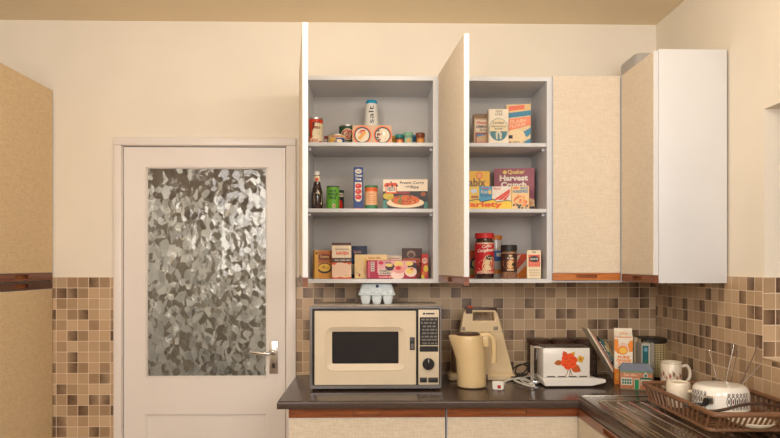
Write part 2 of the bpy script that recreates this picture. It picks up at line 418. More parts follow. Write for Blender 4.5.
SH = [Z(142.3, CY), Z(208.5, CY)]
def carcass(b, x0, x1):
    t = .018; yb = -.008
    b.box((x0, CY, CZ0), (x0+t, yb, CZ1), M_white); b.box((x1-t, CY, CZ0), (x1, yb, CZ1), M_white)
    b.box((x0+t, CY, CZ1-t), (x1-t, yb, CZ1), M_white); b.box((x0+t, CY, CZ0), (x1-t, yb, CZ0+t-.001), M_white)
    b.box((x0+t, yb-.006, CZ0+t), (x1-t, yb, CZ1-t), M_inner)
def open_unit(name, label, x0, x1):
    t = thing(name, label, 'cabinet', ((x0+x1)/2, CY/2, CZ0))
    off = -Vector(t.location)
    c = one('carcass', lambda b: carcass(b, x0, x1), t); c.location = off
    for z in SH:
        s = one('shelf', lambda b: b.box((x0+.0185, CY+.004, z-.016), (x1-.0185, -.016, z), M_white, .001), t); s.location = off
        for xx in (x0+.018, x1-.018):
            sg = 1 if xx < (x0+x1)/2 else -1
            for yy in (-.26,):
                p = one('shelf_peg', lambda b: b.box((xx, yy-.006, z-.03), (xx+sg*.012, yy+.006, z-.0165), M_white, .002), t); p.location = off
    return t
uA = open_unit('wall_cabinet', 'wide open wall cabinet above the microwave, three white shelves of tins and packets', XA0, XA1)
uB = open_unit('wall_cabinet', 'narrow open wall cabinet with cereal boxes on its middle white shelf', XA1+.0005, XB1)
def rel(o, p): o.location = Vector(o.location)-Vector(p.location)
dA = door_leaf(uA, .605, CZ0+.004, CZ1+.007, (XA0+.001, CY-.003, 0), math.radians(-82.3), sm=M_teaky); rel(dA, uA)
dB = door_leaf(uB, .505, CZ0+.004, CZ1+.007, (X(438.2, CY)+.0185, CY-.004, 0), math.radians(-85.1), sm=M_teaky); rel(dB, uB)
# closed corner unit
XC1 = X(620.3, -.32)
uC = thing('wall_cabinet', 'closed wall cabinet with a single cream linen door, beside the cereal cabinet', 'cabinet', (1.03, -.15, CZ0))
c = one('carcass', lambda b: (b.box((XB1+.0005, CY, CZ0+.002), (WR-.008, -.008, CZ1), M_white), b.box((XC1+.003, CY-.018, CZ0+.004), (XC1+.013, CY+.001, CZ1), M_white)), uC); c.location = -Vector(uC.location)
o = door_leaf(uC, XC1-XB1-.004, CZ0+.012, CZ1, (XB1+.004, CY-.001, 0), 0); rel(o, uC)
# side wall unit
DX = 1.0495; DY0, DY1 = -.328, -.655
uD = thing('wall_cabinet', 'wall cabinet on the right-hand wall showing its plain white end panel', 'cabinet', (1.18, -.48, CZ0))
c = one('carcass', lambda b: b.box((DX+.0195, DY1, CZ0+.008), (WR-.008, DY0, CZ1+.008), M_white, .0015), uD); c.location = -Vector(uD.location)
o = door_leaf(uD, DY0-DY1-.002, CZ0+.008, CZ1+.001, (DX+.018, DY0-.001, 0), -PI/2, sm=M_teaky, notch=.09); rel(o, uD)
# tall cupboard
TH = 2.243
uT = thing('tall_cupboard', 'tall cupboard with cream linen doors and brown handle strips at the left edge', 'cupboard', (TL-.27, -.28, 0))
c = one('carcass', lambda b: b.box((WL+.005, -.009, 0), (TL-.019, -.548, TH-.002), M_white), uT); c.location = -Vector(uT.location)
M_tall = linen('linen_laminate_tall', (228, 202, 162), (208, 180, 140))
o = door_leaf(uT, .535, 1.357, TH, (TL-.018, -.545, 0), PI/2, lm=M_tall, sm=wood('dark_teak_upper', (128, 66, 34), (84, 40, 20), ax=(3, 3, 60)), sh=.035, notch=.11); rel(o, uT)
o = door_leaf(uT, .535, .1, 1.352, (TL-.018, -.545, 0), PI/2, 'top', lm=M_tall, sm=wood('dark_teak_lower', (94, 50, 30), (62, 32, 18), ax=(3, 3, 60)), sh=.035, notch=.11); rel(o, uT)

# worktop and base units
WT = .906; WF = -.600; WX0 = -.379; WXR = .783; WEND = -1.95
def f(b):
    outline = [(WX0, -.0005), (WX0, WF), (WXR, WF), (WXR, WEND), (WR-.0005, WEND), (WR-.0005, -.0005)]
    t = bmesh.new(); vs = [t.verts.new((x, y, WT-.03)) for x, y in outline]; fc = t.faces.new(vs)
    r = bmesh.ops.extrude_face_region(t, geom=[fc]); bmesh.ops.translate(t, verts=[v for v in r['geom'] if isinstance(v, bmesh.types.BMVert)], vec=(0, 0, .03))
    bmesh.ops.recalc_face_normals(t, faces=t.faces[:])
    ed = [e for e in t.edges if all(abs(v.co.z-WT) < 1e-5 for v in e.verts) and all(v.co.y < -.1 or v.co.x < 0 for v in e.verts) and all(v.co.x < WR-.1 for v in e.verts)]
    bmesh.ops.bevel(t, geom=ed, offset=.008, segments=3, affect='EDGES', profile=.5)
    b.merge(t, M_top)
tag(one('worktop', f), 'dark brown laminate worktop running along the tiled wall and round the corner', 'worktop')
BF = -.555; b0, b1, b2 = -.340, .2705, X(577.2, BF)
def base_unit(label, x0, x1):
    t = thing('base_cabinet', label, 'cabinet', ((x0+x1)/2, -.28, 0)); off = Vector(t.location)
    c = one('carcass', lambda b: (b.box((x0, -.01, .1), (x1, BF+.001, WT-.031), M_white), b.box((x0+.01, -.02, 0), (x1-.01, BF+.06, .1), M_brownp)), t); c.location = -off
    o = door_leaf(t, x1-x0-.006, .12, WT-.036, (x0+.003, BF-.001, 0), 0, 'top', lm=M_linen_b, sm=M_teakb, sh=.034, notch=.11); rel(o, t)
base_unit('cream linen base cabinet with wooden handle strip, under the microwave', b0, b1)
base_unit('cream linen base cabinet with wooden handle strip, under the kettle and toaster', b1+.003, b2)
t = thing('base_cabinet', 'base cabinet under the draining board, set at right angles on the right', 'cabinet', (1.05, -1.2, 0)); off = Vector(t.location)
c = one('carcass', lambda b: (b.box((WXR+.02, -.58, .1), (WR-.01, WEND+.01, WT-.031), M_white), b.box((b2+.003, -.577, .1), (WXR+.02, BF+.03, WT-.031), M_white), b.box((WXR+.08, -.6, 0), (WR-.01, WEND+.02, .1), M_brownp)), t); c.location = -off
for yy in (-.583, -1.263):
    o = door_leaf(t, .675, .12, WT-.036, (WXR+.0195, yy, 0), -PI/2, 'top', lm=M_linen_b, sm=M_teaky, sh=.034, notch=.11); rel(o, t)
# steel draining board
sk = thing('draining_board', 'stainless steel ridged draining board set on the worktop under the dish rack', 'draining board', (1.06, -.9, WT))
sx0, sx1, sy0, sy1 = .802, WR-.012, -.537, -1.9
def f(b):
    b.box((sx0, sy0, WT+.0003), (sx1, sy1, WT+.004), M_steel, .001)
    for a, c in (((sx0, sy0), (sx0+.012, sy1)), ((sx0, sy0), (sx1, sy0-.010))): b.box((a[0], a[1], WT+.003), (c[0], c[1], WT+.0065), M_steel, .0015)
o = one('steel_sheet', f, sk); o.location = -Vector(sk.location)
def f(b):
    for i in range(10):
        x = .862+i*.045; b.tube([(x, -.665, WT+.003), (x, -.68, WT+.0045), (x, -1.75, WT+.0045), (x, -1.77, WT+.003)], .004, M_steel, 6)
    b.tube([(.845, -1.8, WT+.0045), (.845, -.645, WT+.0045), (1.29, -.645, WT+.0045)], .004, M_steel, 6)
o = one('ridges', f, sk); o.location = -Vector(sk.location)

# ------------------------------------------------------------------ packages
class Box(MB):
    """carton standing with its front at depth Yf; measures taken from the photo"""
    def __init__(s, pl, pr, pt, Yf, zb, d, m, rz=0, w=None, h=None):
        super().__init__()
        s.xl, s.xr = X(pl, Yf), X(pr, Yf); s.w = w or (s.xr-s.xl); s.h = h or (Z(pt, Yf, (pl+pr)/2)-zb); s.d = d; s.rz = rz
        c, sn = math.cos(rz), math.sin(rz)
        xm = (s.xl+s.xr)/2
        s.loc = (xm-sn*d/2, Yf+d/2*c, zb+.0006)
        s.box((-s.w/2, -d/2, 0), (s.w/2, d/2, s.h), m, min(.0012, s.w*.05), seg=1)
        s.F = lambda u, v, e: (-s.w/2+u*s.w, -d/2-e, v*s.h)
        s.L = lambda u, v, e: (-s.w/2-e, d/2-u*d, v*s.h)
        s.R = lambda u, v, e: (s.w/2+e, -d/2+u*d, v*s.h)
        s.T = lambda u, v, e: (-s.w/2+u*s.w, -d/2+v*d, s.h+e)
    def done(s, name, label, cat='box', group=None):
        return tag(s.build(name, None, s.loc, s.rz), label, cat, group)
class Can:
    """round container: root Empty, parts built in turn"""
    def __init__(s, name, label, cat, pl, pr, pt, Yc, zb, group=None, single=False):
        s.r = (X(pr, Yc)-X(pl, Yc))/2; s.h = Z(pt, Yc-s.r*.9, (pl+pr)/2)-zb if pt < HZ else Z(pt, Yc+s.r*.5, (pl+pr)/2)-zb
        s.root = thing(name, label, cat, ((X(pl, Yc)+X(pr, Yc))/2, Yc, zb+.0006), 0, group)
    def part(s, name, prof, m, mats=None, n=28, deco=None):
        b = MB(); b.lathe([(r*s.r, z*s.h) for r, z in prof], m, mats=mats, n=n)
        if deco:
            bmesh.ops.recalc_face_normals(b.bm, faces=b.bm.faces[:])
            deco(b, s.wrap())
        return b.build(name, s.root)
    def wrap(s, k=1.0):
        def mp(u, v, e):
            x = max(-.999, min(.999, 2*u-1)); rr = s.r*k+e; a = math.asin(x)
            return (rr*math.sin(a), -rr*math.cos(a), v*s.h)
        return mp
Z1, Z2, Z3 = SH[0], SH[1], CZ0+.017
# ---- wide cabinet, top shelf
c = Can('food_tin', 'orange-red printed food tin at the far left of the top shelf', 'tin', 307.8, 323, 117.5, -.205, Z1, 'food tins')
RED = ink((205, 62, 30)); CRM = ink((232, 214, 178)); DK = ink((44, 38, 34)); GRN = ink((58, 92, 56)); ORG = ink((224, 104, 36))
def deco(b, w):
    b.rect(w, .5, .14, .99, .8, CRM); b.ell(w, .5, .4, .16, .2, CRM); b.poly(w, [(.34, .34), (.48, .25), (.56, .84), (.38, .82)], DK); b.poly(w, [(.66, .4), (.78, .35), (.84, .8), (.7, .85)], DK)
    b.rect(w, .5, .58, .9, .68, ink((150, 110, 80)), 4); b.ell(w, .5, .17, .3, .12, CRM); b.text(w, 'BEANS', .3, .1, .72, .22, RED); b.poly(w, [(.12, .35), (.2, .3), (.22, .7)], GRN)
c.part('tin_body', [(.97, 0), (1, .02), (1, .94)], RED, deco=deco); c.part('rim', [(1, .94), (1.02, .96), (1.02, 1), (.95, 1), (.94, .975)], M_tin)
c = Can('spread_jar', 'tiny jar with a dark red top, between the orange-red tin and the low cream tin', 'jar', 324.3, 328, 136, -.2, Z1, 'small spread jars')
c.part('jar_body', [(.9, 0), (1, .1), (1, .6), (.8, .7)], M_clear); c.part('lid', [(.9, .7), (1, .75), (1, .98), (.9, 1)], ink((130, 30, 24)))
c = Can('food_tin', 'low wide tin with a blue and yellow label in front of the dark green tin', 'tin', 328.3, 346, 134.2, -.225, Z1, 'food tins')
def deco(b, w):
    b.rect(w, .3, .05, .98, .62, ink((36, 78, 140))); b.ell(w, .3, .32, .24, .28, ink((228, 176, 64))); b.text(w, 'SALMON', .22, .66, .86, .88, ink((180, 60, 40))); b.ell(w, .66, .3, .16, .18, CRM)
c.part('tin_body', [(.97, 0), (1, .04), (1, .92)], ink((226, 200, 150)), deco=deco); c.part('rim', [(1, .92), (1.02, .94), (1.02, 1), (.94, 1), (.92, .96)], M_tin)
c = Can('food_tin', 'dark green tin with a red and cream oval label, behind the low wide tin', 'tin', 339, 355, 125, -.14, Z1, 'food tins')
def deco(b, w):
    b.ell(w, .56, .58, .4, .26, CRM); b.ell(w, .56, .58, .36, .22, ink((196, 66, 56))); b.text(w, 'SOUP', .32, .5, .8, .66, CRM); b.rect(w, .3, .08, .9, .26, CRM, 6)
    b.lines(w, .34, .1, .86, .24, 2, DK)
c.part('tin_body', [(.97, 0), (1, .02), (1, .95)], ink((40, 78, 58)), deco=deco); c.part('rim', [(1, .95), (1.02, .96), (1.02, 1), (.95, 1), (.94, .98)], M_tin)
b = Box(352.3, 392, 125.3, -.262, Z1, .05, ink((206, 168, 134)))
for k, (u, sd) in enumerate(((.25, 0), (.765, 1))):
    asp = b.h/b.w; R_ = .235
    b.ell(b.F, u, .47, R_, R_/asp, ink((232, 112, 64)), 28); b.ell(b.F, u, .47, R_*.87, R_*.87/asp, ink((34, 62, 66)), 28); b.ell(b.F, u, .46, R_*.74, R_*.74/asp, ink((226, 206, 180)), 28)
    if sd == 0:
        b.poly(b.F, [(.13, .3), (.2, .2), (.36, .6), (.3, .7)], ink((220, 160, 60))); b.poly(b.F, [(.2, .62), (.34, .68), (.32, .76), (.2, .74)], ink((202, 62, 54)))
        b.text(b.F, 'PIE', .16, .52, .26, .66, ink((200, 60, 50)))
    else:
        rr = random.Random(4)
        for i in range(14): b.ell(b.F, u+rr.uniform(-.13, .12), .46+rr.uniform(-.3, .3), rr.uniform(.02, .045), rr.uniform(.04, .09), ink(rr.choice([(170, 60, 50), (90, 66, 52), (214, 190, 160), (120, 40, 36)])), 10)
        b.ell(b.F, u+.03, .55, .04, .1, ink((240, 232, 222)), 12)
b.done('tin_sleeve', 'tan card sleeve with two round orange-ringed openings, in front of the salt tub', 'box')
c = Can('salt_tub', 'tall white salt tub with a bright blue cap, lettered salt up its side', 'tub', 364, 379, 99, -.13, Z1)
wht = ink((232, 226, 214)); BLU = ink((32, 150, 190))
c.part('tub_body', [(.95, 0), (1.0, .03), (.97, .5), (.86, .82), (.76, .925)], wht, deco=lambda b, w: (b.text(w, 'salt', .32, .5, .64, .86, DK, .0, turn=True), b.ell(w, .48, .36, .16, .05, ink((60, 130, 130)))))
c.part('cap', [(.76, .92), (.79, .93), (.77, .97), (.64, .995), (.3, 1)], BLU)
JG = 'small spread jars'
def jar(label, pl, pr, pt, Y, lid, body, lab, zb=None):
    c = Can('spread_jar', label, 'jar', pl, pr, pt, Y, Z1 if zb is None else zb, JG)
    c.part('jar_body', [(.8, 0), (.92, .06), (.92, .5), (.8, .66), (.84, .7)], body, deco=lambda b, w: (b.rect(w, .14, .12, .86, .48, lab, 6), b.ell(w, .5, .28, .2, .14, ink((220, 150, 60)))))
    c.part('lid', [(.96, .68), (1, .72), (1, .94), (.94, 1)], lid)
jar('jar of yellow spread half hidden behind the card sleeve on the top shelf', 388, 396.5, 136, -.16, ink((206, 150, 40)), ink((214, 160, 50)), ink((226, 190, 80)))
jar('small jar with a teal lid and red label, just right of the card sleeve', 395, 404.2, 134.3, -.235, ink((40, 122, 116)), ink((70, 84, 70)), ink((196, 90, 60)))
jar('small jar with a pale green lid, tallest of the jars on the top shelf', 403.4, 413.2, 132, -.245, ink((128, 172, 140)), ink((130, 160, 136)), ink((150, 180, 150)))
jar('small blue-lidded jar set back between the pale green and the brown lidded jars', 410.4, 417, 135.2, -.17, ink((44, 110, 160)), ink((60, 110, 140)), ink((90, 150, 170)))
jar('small brown-lidded spread jar, last on the right of its shelf', 415.6, 425, 132.6, -.235, ink((122, 66, 40)), ink((150, 84, 40)), ink((206, 140, 70)))
# ---- wide cabinet, middle shelf
c = Can('sauce_bottle', 'dark sauce bottle with a white cap and cream label, left of the green tin', 'bottle', 311.3, 322.8, 171, -.235, Z2)
c.part('glass_body', [(.88, 0), (1, .03), (1, .4), (.86, .52), (.66, .64), (.55, .74), (.52, .9)], M_sauce, deco=lambda b, w: (b.poly(w, [(.28, .1), (.9, .1), (.96, .4), (.72, .44), (.66, .48), (.54, .44), (.28, .4)], CRM), b.text(w, 'Heinz', .42, .34, .8, .4, DK), b.text(w, 'KETCHUP', .38, .24, .88, .29, DK), b.lines(w, .4, .14, .86, .2, 2, DK)))
c.part('neck_label', [(.56, .66), (.57, .67), (.54, .88), (.5, .885)], CRM, deco=lambda b, w: [b.rect(c.wrap(.58), .3, .74, .72, .82, ink((214, 70, 40)), 6)])
c.part('cap', [(.5, .89), (.52, .9), (.5, .985), (.44, 1)], ink((236, 232, 222)))
c = Can('food_tin', 'bright green tin of vegetables with dark lettering on the middle shelf', 'tin', 326.5, 339.3, 186, -.235, Z2, 'food tins')
DG = ink((30, 58, 30))
def deco(b, w):
    b.text(w, 'GARDEN', .24, .74, .78, .83, DG, .03); b.text(w, 'WHOLE', .16, .58, .86, .7, DG, .04); b.text(w, 'PEAS', .24, .42, .78, .54, DG, .04)
    b.ell(w, .62, .14, .13, .08, ink((226, 200, 170))); b.ell(w, .64, .14, .07, .05, ink((170, 60, 50)))
c.part('tin_body', [(.97, 0), (1, .02), (1, .95)], ink((104, 172, 58)), deco=deco); c.part('rim', [(1, .95), (1.02, .96), (1.02, 1), (.95, 1), (.94, .98)], ink((70, 64, 58)))
c = Can('food_tin', 'dark tin with a red picture, peeping out behind the bright green tin', 'tin', 331.5, 344, 190, -.13, Z2, 'food tins')
c.part('tin_body', [(.97, 0), (1, .02), (1, .95)], ink((36, 56, 44)), deco=lambda b, w: (b.ell(w, .7, .28, .2, .26, ink((206, 40, 30))), b.rect(w, .5, .68, .96, .86, CRM, 6), b.text(w, 'TOMATO', .54, .72, .92, .82, DK)))
c.part('rim', [(1, .95), (1.02, .96), (1.02, 1), (.95, 1), (.94, .98)], ink((80, 72, 64)))
b = Box(353.6, 363.2, 167, -.25, Z2, .042, ink((34, 60, 122)), rz=.05)
b.ell(b.F, .5, .895, .36, .055, ink((216, 206, 186))); b.text(b.F, 'CIRIO', .26, .875, .74, .915, ink((34, 60, 122)))
b.text(b.F, 'Tomato', .16, .765, .9, .825, wht, .03); b.text(b.F, 'Puree', .24, .685, .8, .745, wht, .03)
b.rect(b.F, .14, .27, .86, .64, ink((226, 214, 196))); b.ell(b.F, .5, .27, .36, .09, ink((226, 214, 196)))
for v in (.29, .42, .55): b.ell(b.F, .5, v, .34, .062, ink((206, 52, 46))); b.ell(b.F, .42, v+.015, .12, .016, ink((232, 130, 116))); b.poly(b.F, [(.5, v+.06), (.62, v+.045), (.54, v+.03)], GRN)
b.rect(b.F, .1, .0, .9, .03, ink((200, 60, 60)))
b.done('puree_box', 'tall slim dark blue box with three red tomatoes, on the middle shelf', 'box')
c = Can('food_drum', 'cardboard drum with green lid, orange band and green base on the middle shelf', 'drum', 365, 377.6, 185.3, -.235, Z2)
g2 = ink((70, 134, 92)); o2 = ink((226, 104, 46)); p2 = ink((236, 184, 138))
c.part('drum_body', [(.99, 0), (1, .01), (1, .18), (1, .74), (1, .9), (1, .91)], p2, mats=[g2, g2, p2, o2, o2], deco=lambda b, w: (b.text(w, 'Stock', .28, .6, .72, .68, ink((200, 120, 60))), b.lines(w, .22, .26, .8, .54, 4, ink((226, 150, 96)))))
c.part('lid', [(1.03, .91), (1.04, .92), (1.04, .985), (1, 1)], g2)
b = Box(383, 427.6, 179.5, -.27, Z2, .035, ink((234, 214, 188)), rz=-.07)
Fm = b.F
b.rect(Fm, .0, .0, 1, .6, ink((44, 36, 38))); b.rect(Fm, 0, .02, .1, .3, ink((70, 130, 120))); b.rect(Fm, .92, .02, 1, .24, ink((60, 120, 110)))
b.ell(Fm, .12, .44, .12, .12, ink((204, 176, 62))); b.ell(Fm, .18, .36, .1, .07, ink((190, 160, 40))); b.ell(Fm, .46, .55, .16, .05, ink((140, 52, 44))); b.ell(Fm, .9, .5, .06, .08, ink((150, 80, 40)))
b.ell(Fm, .5, .19, .44, .19, ink((62, 50, 46)), 32); b.ell(Fm, .5, .21, .42, .17, ink((230, 206, 168)), 32); b.ell(Fm, .5, .3, .32, .17, ink((206, 96, 36)), 28)
rr = random.Random(2)
for i in range(36):
    a = rr.uniform(0, 2*PI); q = rr.uniform(0, .9); b.ell(Fm, .5+.31*q*math.cos(a), .31+.15*q*math.sin(a), .03, .035, ink(rr.choice([(224, 112, 40), (188, 78, 26), (234, 140, 70), (150, 70, 30), (110, 120, 50)])), 8)
b.text(Fm, 'Prawn Curry', .38, .82, .92, .93, DK, .01); b.text(Fm, 'with', .5, .73, .6, .78, DK); b.text(Fm, 'Rice', .62, .69, .8, .79, DK, .01)
ov = ink((226, 96, 40))
b.rect(Fm, .06, .52, .31, .86, ov); b.rect(Fm, .08, .57, .29, .77, ink((236, 216, 190))); b.text(Fm, 'VESTA', .09, .6, .28, .735, ink((40, 40, 70)), .03)
b.poly(Fm, [(.02, .78), (.34, .78), (.3, .88), (.06, .88)], ink((210, 60, 30)))
for i in range(6): b.ell(Fm, .047+.053*i, .785, .024, .04, ink((40, 34, 34)) if i % 2 else ov, 10)
b.ell(Fm, .185, .9, .012, .04, DK, 8); b.rect(b.R, 0, 0, 1, 1, ink((176, 140, 92)))
b.done('curry_box', 'wide ready meal box picturing a plate of orange curry and rice', 'box')
# ---- wide cabinet, bottom shelf
b = Box(314.5, 332.8, 250.6, -.225, Z3, .045, ink((206, 140, 44)), rz=.28)
b.rect(b.F, .02, .55, .98, .97, ink((176, 96, 40))); b.ell(b.F, .55, .76, .38, .12, ink((120, 58, 28))); b.text(b.F, 'Country', .3, .72, .82, .82, ink((232, 190, 110)), .02)
b.ell(b.F, .55, .37, .4, .19, ink((58, 40, 26)), 26); b.ell(b.F, .55, .39, .34, .14, ink((222, 176, 60)), 26); b.ell(b.F, .5, .4, .08, .04, ink((170, 110, 40))); b.ell(b.F, .66, .37, .06, .03, ink((190, 140, 50)))
b.rect(b.F, 0, 0, .2, 1, ink((214, 160, 60))); b.rect(b.F, .04, .86, .17, .94, ink((120, 70, 30)))
b.done('soup_box', 'mustard yellow box picturing a bowl of soup, left of the rice box', 'box')
b = Box(331.8, 351.2, 243, -.255, Z3, .05, ink((234, 212, 182)), rz=.02)
br = ink((86, 52, 38)); rd = ink((222, 88, 48)); pk = ink((236, 198, 170))
b.rect(b.F, 0, .93, 1, 1, br); b.rect(b.T, 0, 0, 1, 1, br); b.text(b.F, 'Sainsburys', .18, .78, .86, .86, ink((110, 80, 66)), .01); b.text(b.F, 'HAVEN', .22, .66, .86, .76, rd, .04)
b.rect(b.F, 0, .45, 1, .58, br); b.text(b.F, 'long grain rice', .16, .48, .96, .55, wht, .02); b.rect(b.F, .02, .04, .98, .45, pk)
b.poly(b.F, [(0, .45), (0, .38), (.08, .4), (.14, .37), (.24, .43), (.3, .45)], rd); b.poly(b.F, [(.55, .45), (.66, .42), (.76, .44), (.86, .39), (1, .41), (1, .45)], rd); b.poly(b.F, [(0, 0), (1, 0), (1, .05), (.7, .03), (.4, .05), (.2, .02), (0, .05)], rd)
b.text(b.F, 'NEW', .68, .06, .92, .11, ink((210, 180, 60)))
b.done('rice_box', 'tall cream long grain rice box with a dark brown top on the bottom shelf', 'box')
b = Box(349, 367, 246, -.12, Z3, .04, ink((30, 42, 72)))
b.text(b.F, 'Quick', .25, .76, .68, .86, ink((206, 150, 140)), .02); b.rect(b.F, 0, .5, .5, .62, ink((60, 90, 150))); b.rect(b.F, 0, .12, 1, .44, ink((200, 190, 170)))
b.done('food_box', 'dark blue box standing behind the rice box and the pale yellow box', 'box')
b = Box(354.6, 387.3, 254.6, -.215, Z3, .03, ink((228, 196, 138)))
b.rect(b.F, .36, .66, .98, .76, ink((222, 172, 60))); b.rect(b.F, .3, .3, .36, .86, ink((226, 180, 80))); b.text(b.F, 'Batter Mix', .42, .82, .8, .9, ink((190, 100, 50))); b.text(b.F, 'MIX', .03, .2, .24, .34, ink((230, 206, 166))); b.ell(b.F, .33, .36, .06, .22, ink((214, 160, 110))); b.rect(b.F, .12, .08, .17, .2, ink((170, 60, 50)))
b.done('mix_box', 'pale yellow packet mix box behind the crimson cake box', 'box')
b = Box(386, 403, 255.6, -.14, Z3, .03, ink((226, 204, 178)))
b.text(b.F, 'pastry', .2, .82, .8, .9, ink((190, 60, 50)), .02); b.rect(b.F, .1, .2, .9, .7, ink((214, 170, 130)))
b.done('food_box', 'cream box with red lettering, set back between the pale yellow and dark brown boxes', 'box')
# cake box: its left end panel shows as well
b = Box(367, 416.5, 260.4, -.25, Z3, .04, ink((168, 30, 62)), rz=.06)
F0 = b.F
b.rect(F0, .02, .06, .06, .94, ink((200, 90, 110))); b.rect(F0, .075, .4, .15, .92, ink((226, 200, 190))); b.lines(F0, .085, .45, .14, .88, 4, DK)
b.F = lambda u, v, e: F0(.2+.8*u, v, e)
crm = ink((238, 206, 190)); yl = ink((232, 200, 110)); mg = ink((190, 40, 70)); plum = ink((66, 34, 48))
b.rect(b.F, .01, .3, .99, .98, ink((222, 160, 160))); b.rect(b.F, .01, .02, .48, .16, mg); b.text(b.F, 'CAKE MIX', .05, .05, .45, .13, crm, .02)
b.ell(b.F, .1, .86, .07, .1, mg); b.text(b.F, 'new', .2, .82, .36, .92, plum)
b.rect(b.F, .04, .2, .36, .52, ink((220, 196, 180))); b.text(b.F, 'FAIRY', .07, .37, .34, .48, DK, .03); b.text(b.F, 'CAKES', .07, .23, .34, .34, DK, .03)
b.ell(b.F, .33, .63, .12, .2, plum); b.ell(b.F, .31, .73, .09, .09, yl)
b.ell(b.F, .52, .2, .17, .24, crm); b.ell(b.F, .55, .8, .12, .17, yl); b.ell(b.F, .56, .5, .15, .22, ink((226, 150, 140))); b.ell(b.F, .54, .58, .07, .1, ink((206, 44, 44)))
b.ell(b.F, .9, .7, .12, .2, plum); b.ell(b.F, .82, .82, .1, .12, yl); b.ell(b.F, .86, .36, .15, .26, crm); b.ell(b.F, .83, .42, .1, .17, yl); b.ell(b.F, .88, .52, .05, .06, ink((224, 120, 70)))
b.done('cake_mix_box', 'crimson and pink cake mix box picturing iced cakes, in front on the bottom shelf', 'box')
b = Box(402.2, 422, 248.4, -.165, Z3, .035, ink((72, 44, 36)))
b.ell(b.F, .45, .8, .22, .13, ink((150, 120, 104))); b.ell(b.F, .45, .77, .14, .08, ink((90, 60, 50))); b.rect(b.F, .05, .52, .92, .66, ink((206, 96, 40))); b.text(b.F, 'BROWNIE', .1, .55, .88, .63, ink((72, 44, 36)), .02)
b.ell(b.F, .76, .26, .2, .25, ink((180, 84, 40))); b.ell(b.F, .78, .3, .12, .14, ink((96, 46, 30)))
b.done('food_box', 'dark brown box with an orange band behind the right end of the crimson cake box', 'box')
b = Box(421.3, 428.2, 254, -.21, Z3, .05, ink((190, 40, 34)), rz=-.05)
b.ell(b.F, .5, .72, .4, .12, ink((226, 180, 160))); b.text(b.F, 'jelly', .2, .68, .8, .78, ink((190, 40, 34)), .02); b.ell(b.F, .66, .4, .34, .14, ink((228, 190, 50))); b.ell(b.F, .4, .2, .36, .1, ink((208, 110, 40))); b.poly(b.F, [(0, 0), (.5, 0), (.3, .16), (0, .12)], ink((220, 200, 60)))
b.done('food_packet', 'narrow red and yellow packet at the far right of the bottom shelf', 'packet')

# ---- narrow cabinet, top shelf
b = Box(474, 490.5, 114, -.2, Z1, .05, ink((196, 164, 128)))
b.rect(b.F, 0, .86, 1, 1, ink((140, 104, 68))); b.rect(b.F, .08, .46, 1, .82, ink((230, 208, 182))); b.text(b.F, 'Whitworths', .14, .68, .98, .78, ink((200, 70, 60)), .03); b.text(b.F, 'DEMERARA', .14, .57, .98, .65, DK, .03); b.text(b.F, 'SUGAR', .36, .48, .98, .55, DK, .02)
b.rect(b.F, .08, .02, 1, .42, ink((160, 70, 80))); b.rect(b.F, .16, .06, 1, .38, ink((206, 168, 120))); b.poly(b.F, [(.16, .3), (.7, .36), (.7, .38), (.16, .38)], ink((70, 130, 170))); b.rect(b.F, .16, .06, 1, .16, ink((200, 130, 120)))
b.done('sugar_packet', 'brown paper packet with red and black lettering, left of the cream sugar box', 'packet')
b = Box(488.6, 508.6, 109, -.245, Z1, .05, ink((238, 224, 202)))
gy = ink((120, 120, 112)); tl = ink((70, 124, 134))
b.text(b.F, 'TATE', .34, .9, .68, .96, gy, .02); b.text(b.F, 'LYLE', .34, .82, .68, .88, gy, .02)
asp = b.w/b.h
b.ell(b.F, .5, .43, .5, .5*asp+.04, ink((176, 180, 170)), 32); b.ell(b.F, .5, .43, .45, .45*asp+.04, ink((232, 210, 168)), 32)
n = 18; cc = [(.5+.42*math.cos(PI+PI*i/n), .38+(.42*asp+.03)*math.sin(PI+PI*i/n)) for i in range(n+1)]
b.poly(b.F, cc, tl); b.text(b.F, 'London', .22, .58, .76, .66, gy, .02); b.text(b.F, 'demerara', .14, .49, .86, .55, gy, .02); b.text(b.F, 'sugar', .3, .4, .72, .47, gy, .02)
b.poly(b.F, [(.38, .16), (.46, .16), (.46, .3), (.5, .34), (.54, .3), (.56, .16), (.64, .16), (.66, .32), (.56, .38), (.42, .38), (.34, .32)], ink((206, 200, 176))); b.text(b.F, 'NET 1 lb', .28, .02, .76, .06, gy)
b.done('sugar_box', 'cream sugar box with a half teal roundel, between brown packet and flour bag', 'box')
b = Box(506.5, 530.5, 104.3, -.21, Z1, .075, ink((226, 196, 150)), rz=-.12)
cr2 = ink((232, 112, 80)); bl2 = ink((58, 130, 160))
b.poly(b.F, [(0, .8), (1, .86), (1, 1), (0, .96)], ink((228, 190, 130))); b.poly(b.F, [(.1, .84), (.74, .88), (.74, .98), (.1, .95)], cr2); b.poly(b.F, [(0, .67), (1, .73), (1, .85), (0, .79)], bl2); b.poly(b.F, [(0, .36), (1, .5), (1, .71), (0, .64)], ink((236, 136, 96)))
b.text(b.F, 'PLAIN', .14, .54, .8, .62, ink((240, 190, 150)), .03, slope=.04); b.text(b.F, 'FLOUR', .14, .44, .8, .52, ink((240, 190, 150)), .03, slope=.05)
b.poly(b.F, [(.6, .32), (1, .44), (1, .3), (.85, .22)], bl2); b.poly(b.F, [(.7, .1), (1, .2), (1, .06), (.85, .02)], bl2); b.poly(b.F, [(0, .0), (1, 0), (.75, .06), (.1, .1)], cr2)
b.ell(b.F, .38, .24, .4, .17, ink((234, 206, 160))); b.rect(b.F, .02, .19, .26, .27, DK); b.text(b.F, 'self raising', .05, .08, .55, .13, DK, .02)
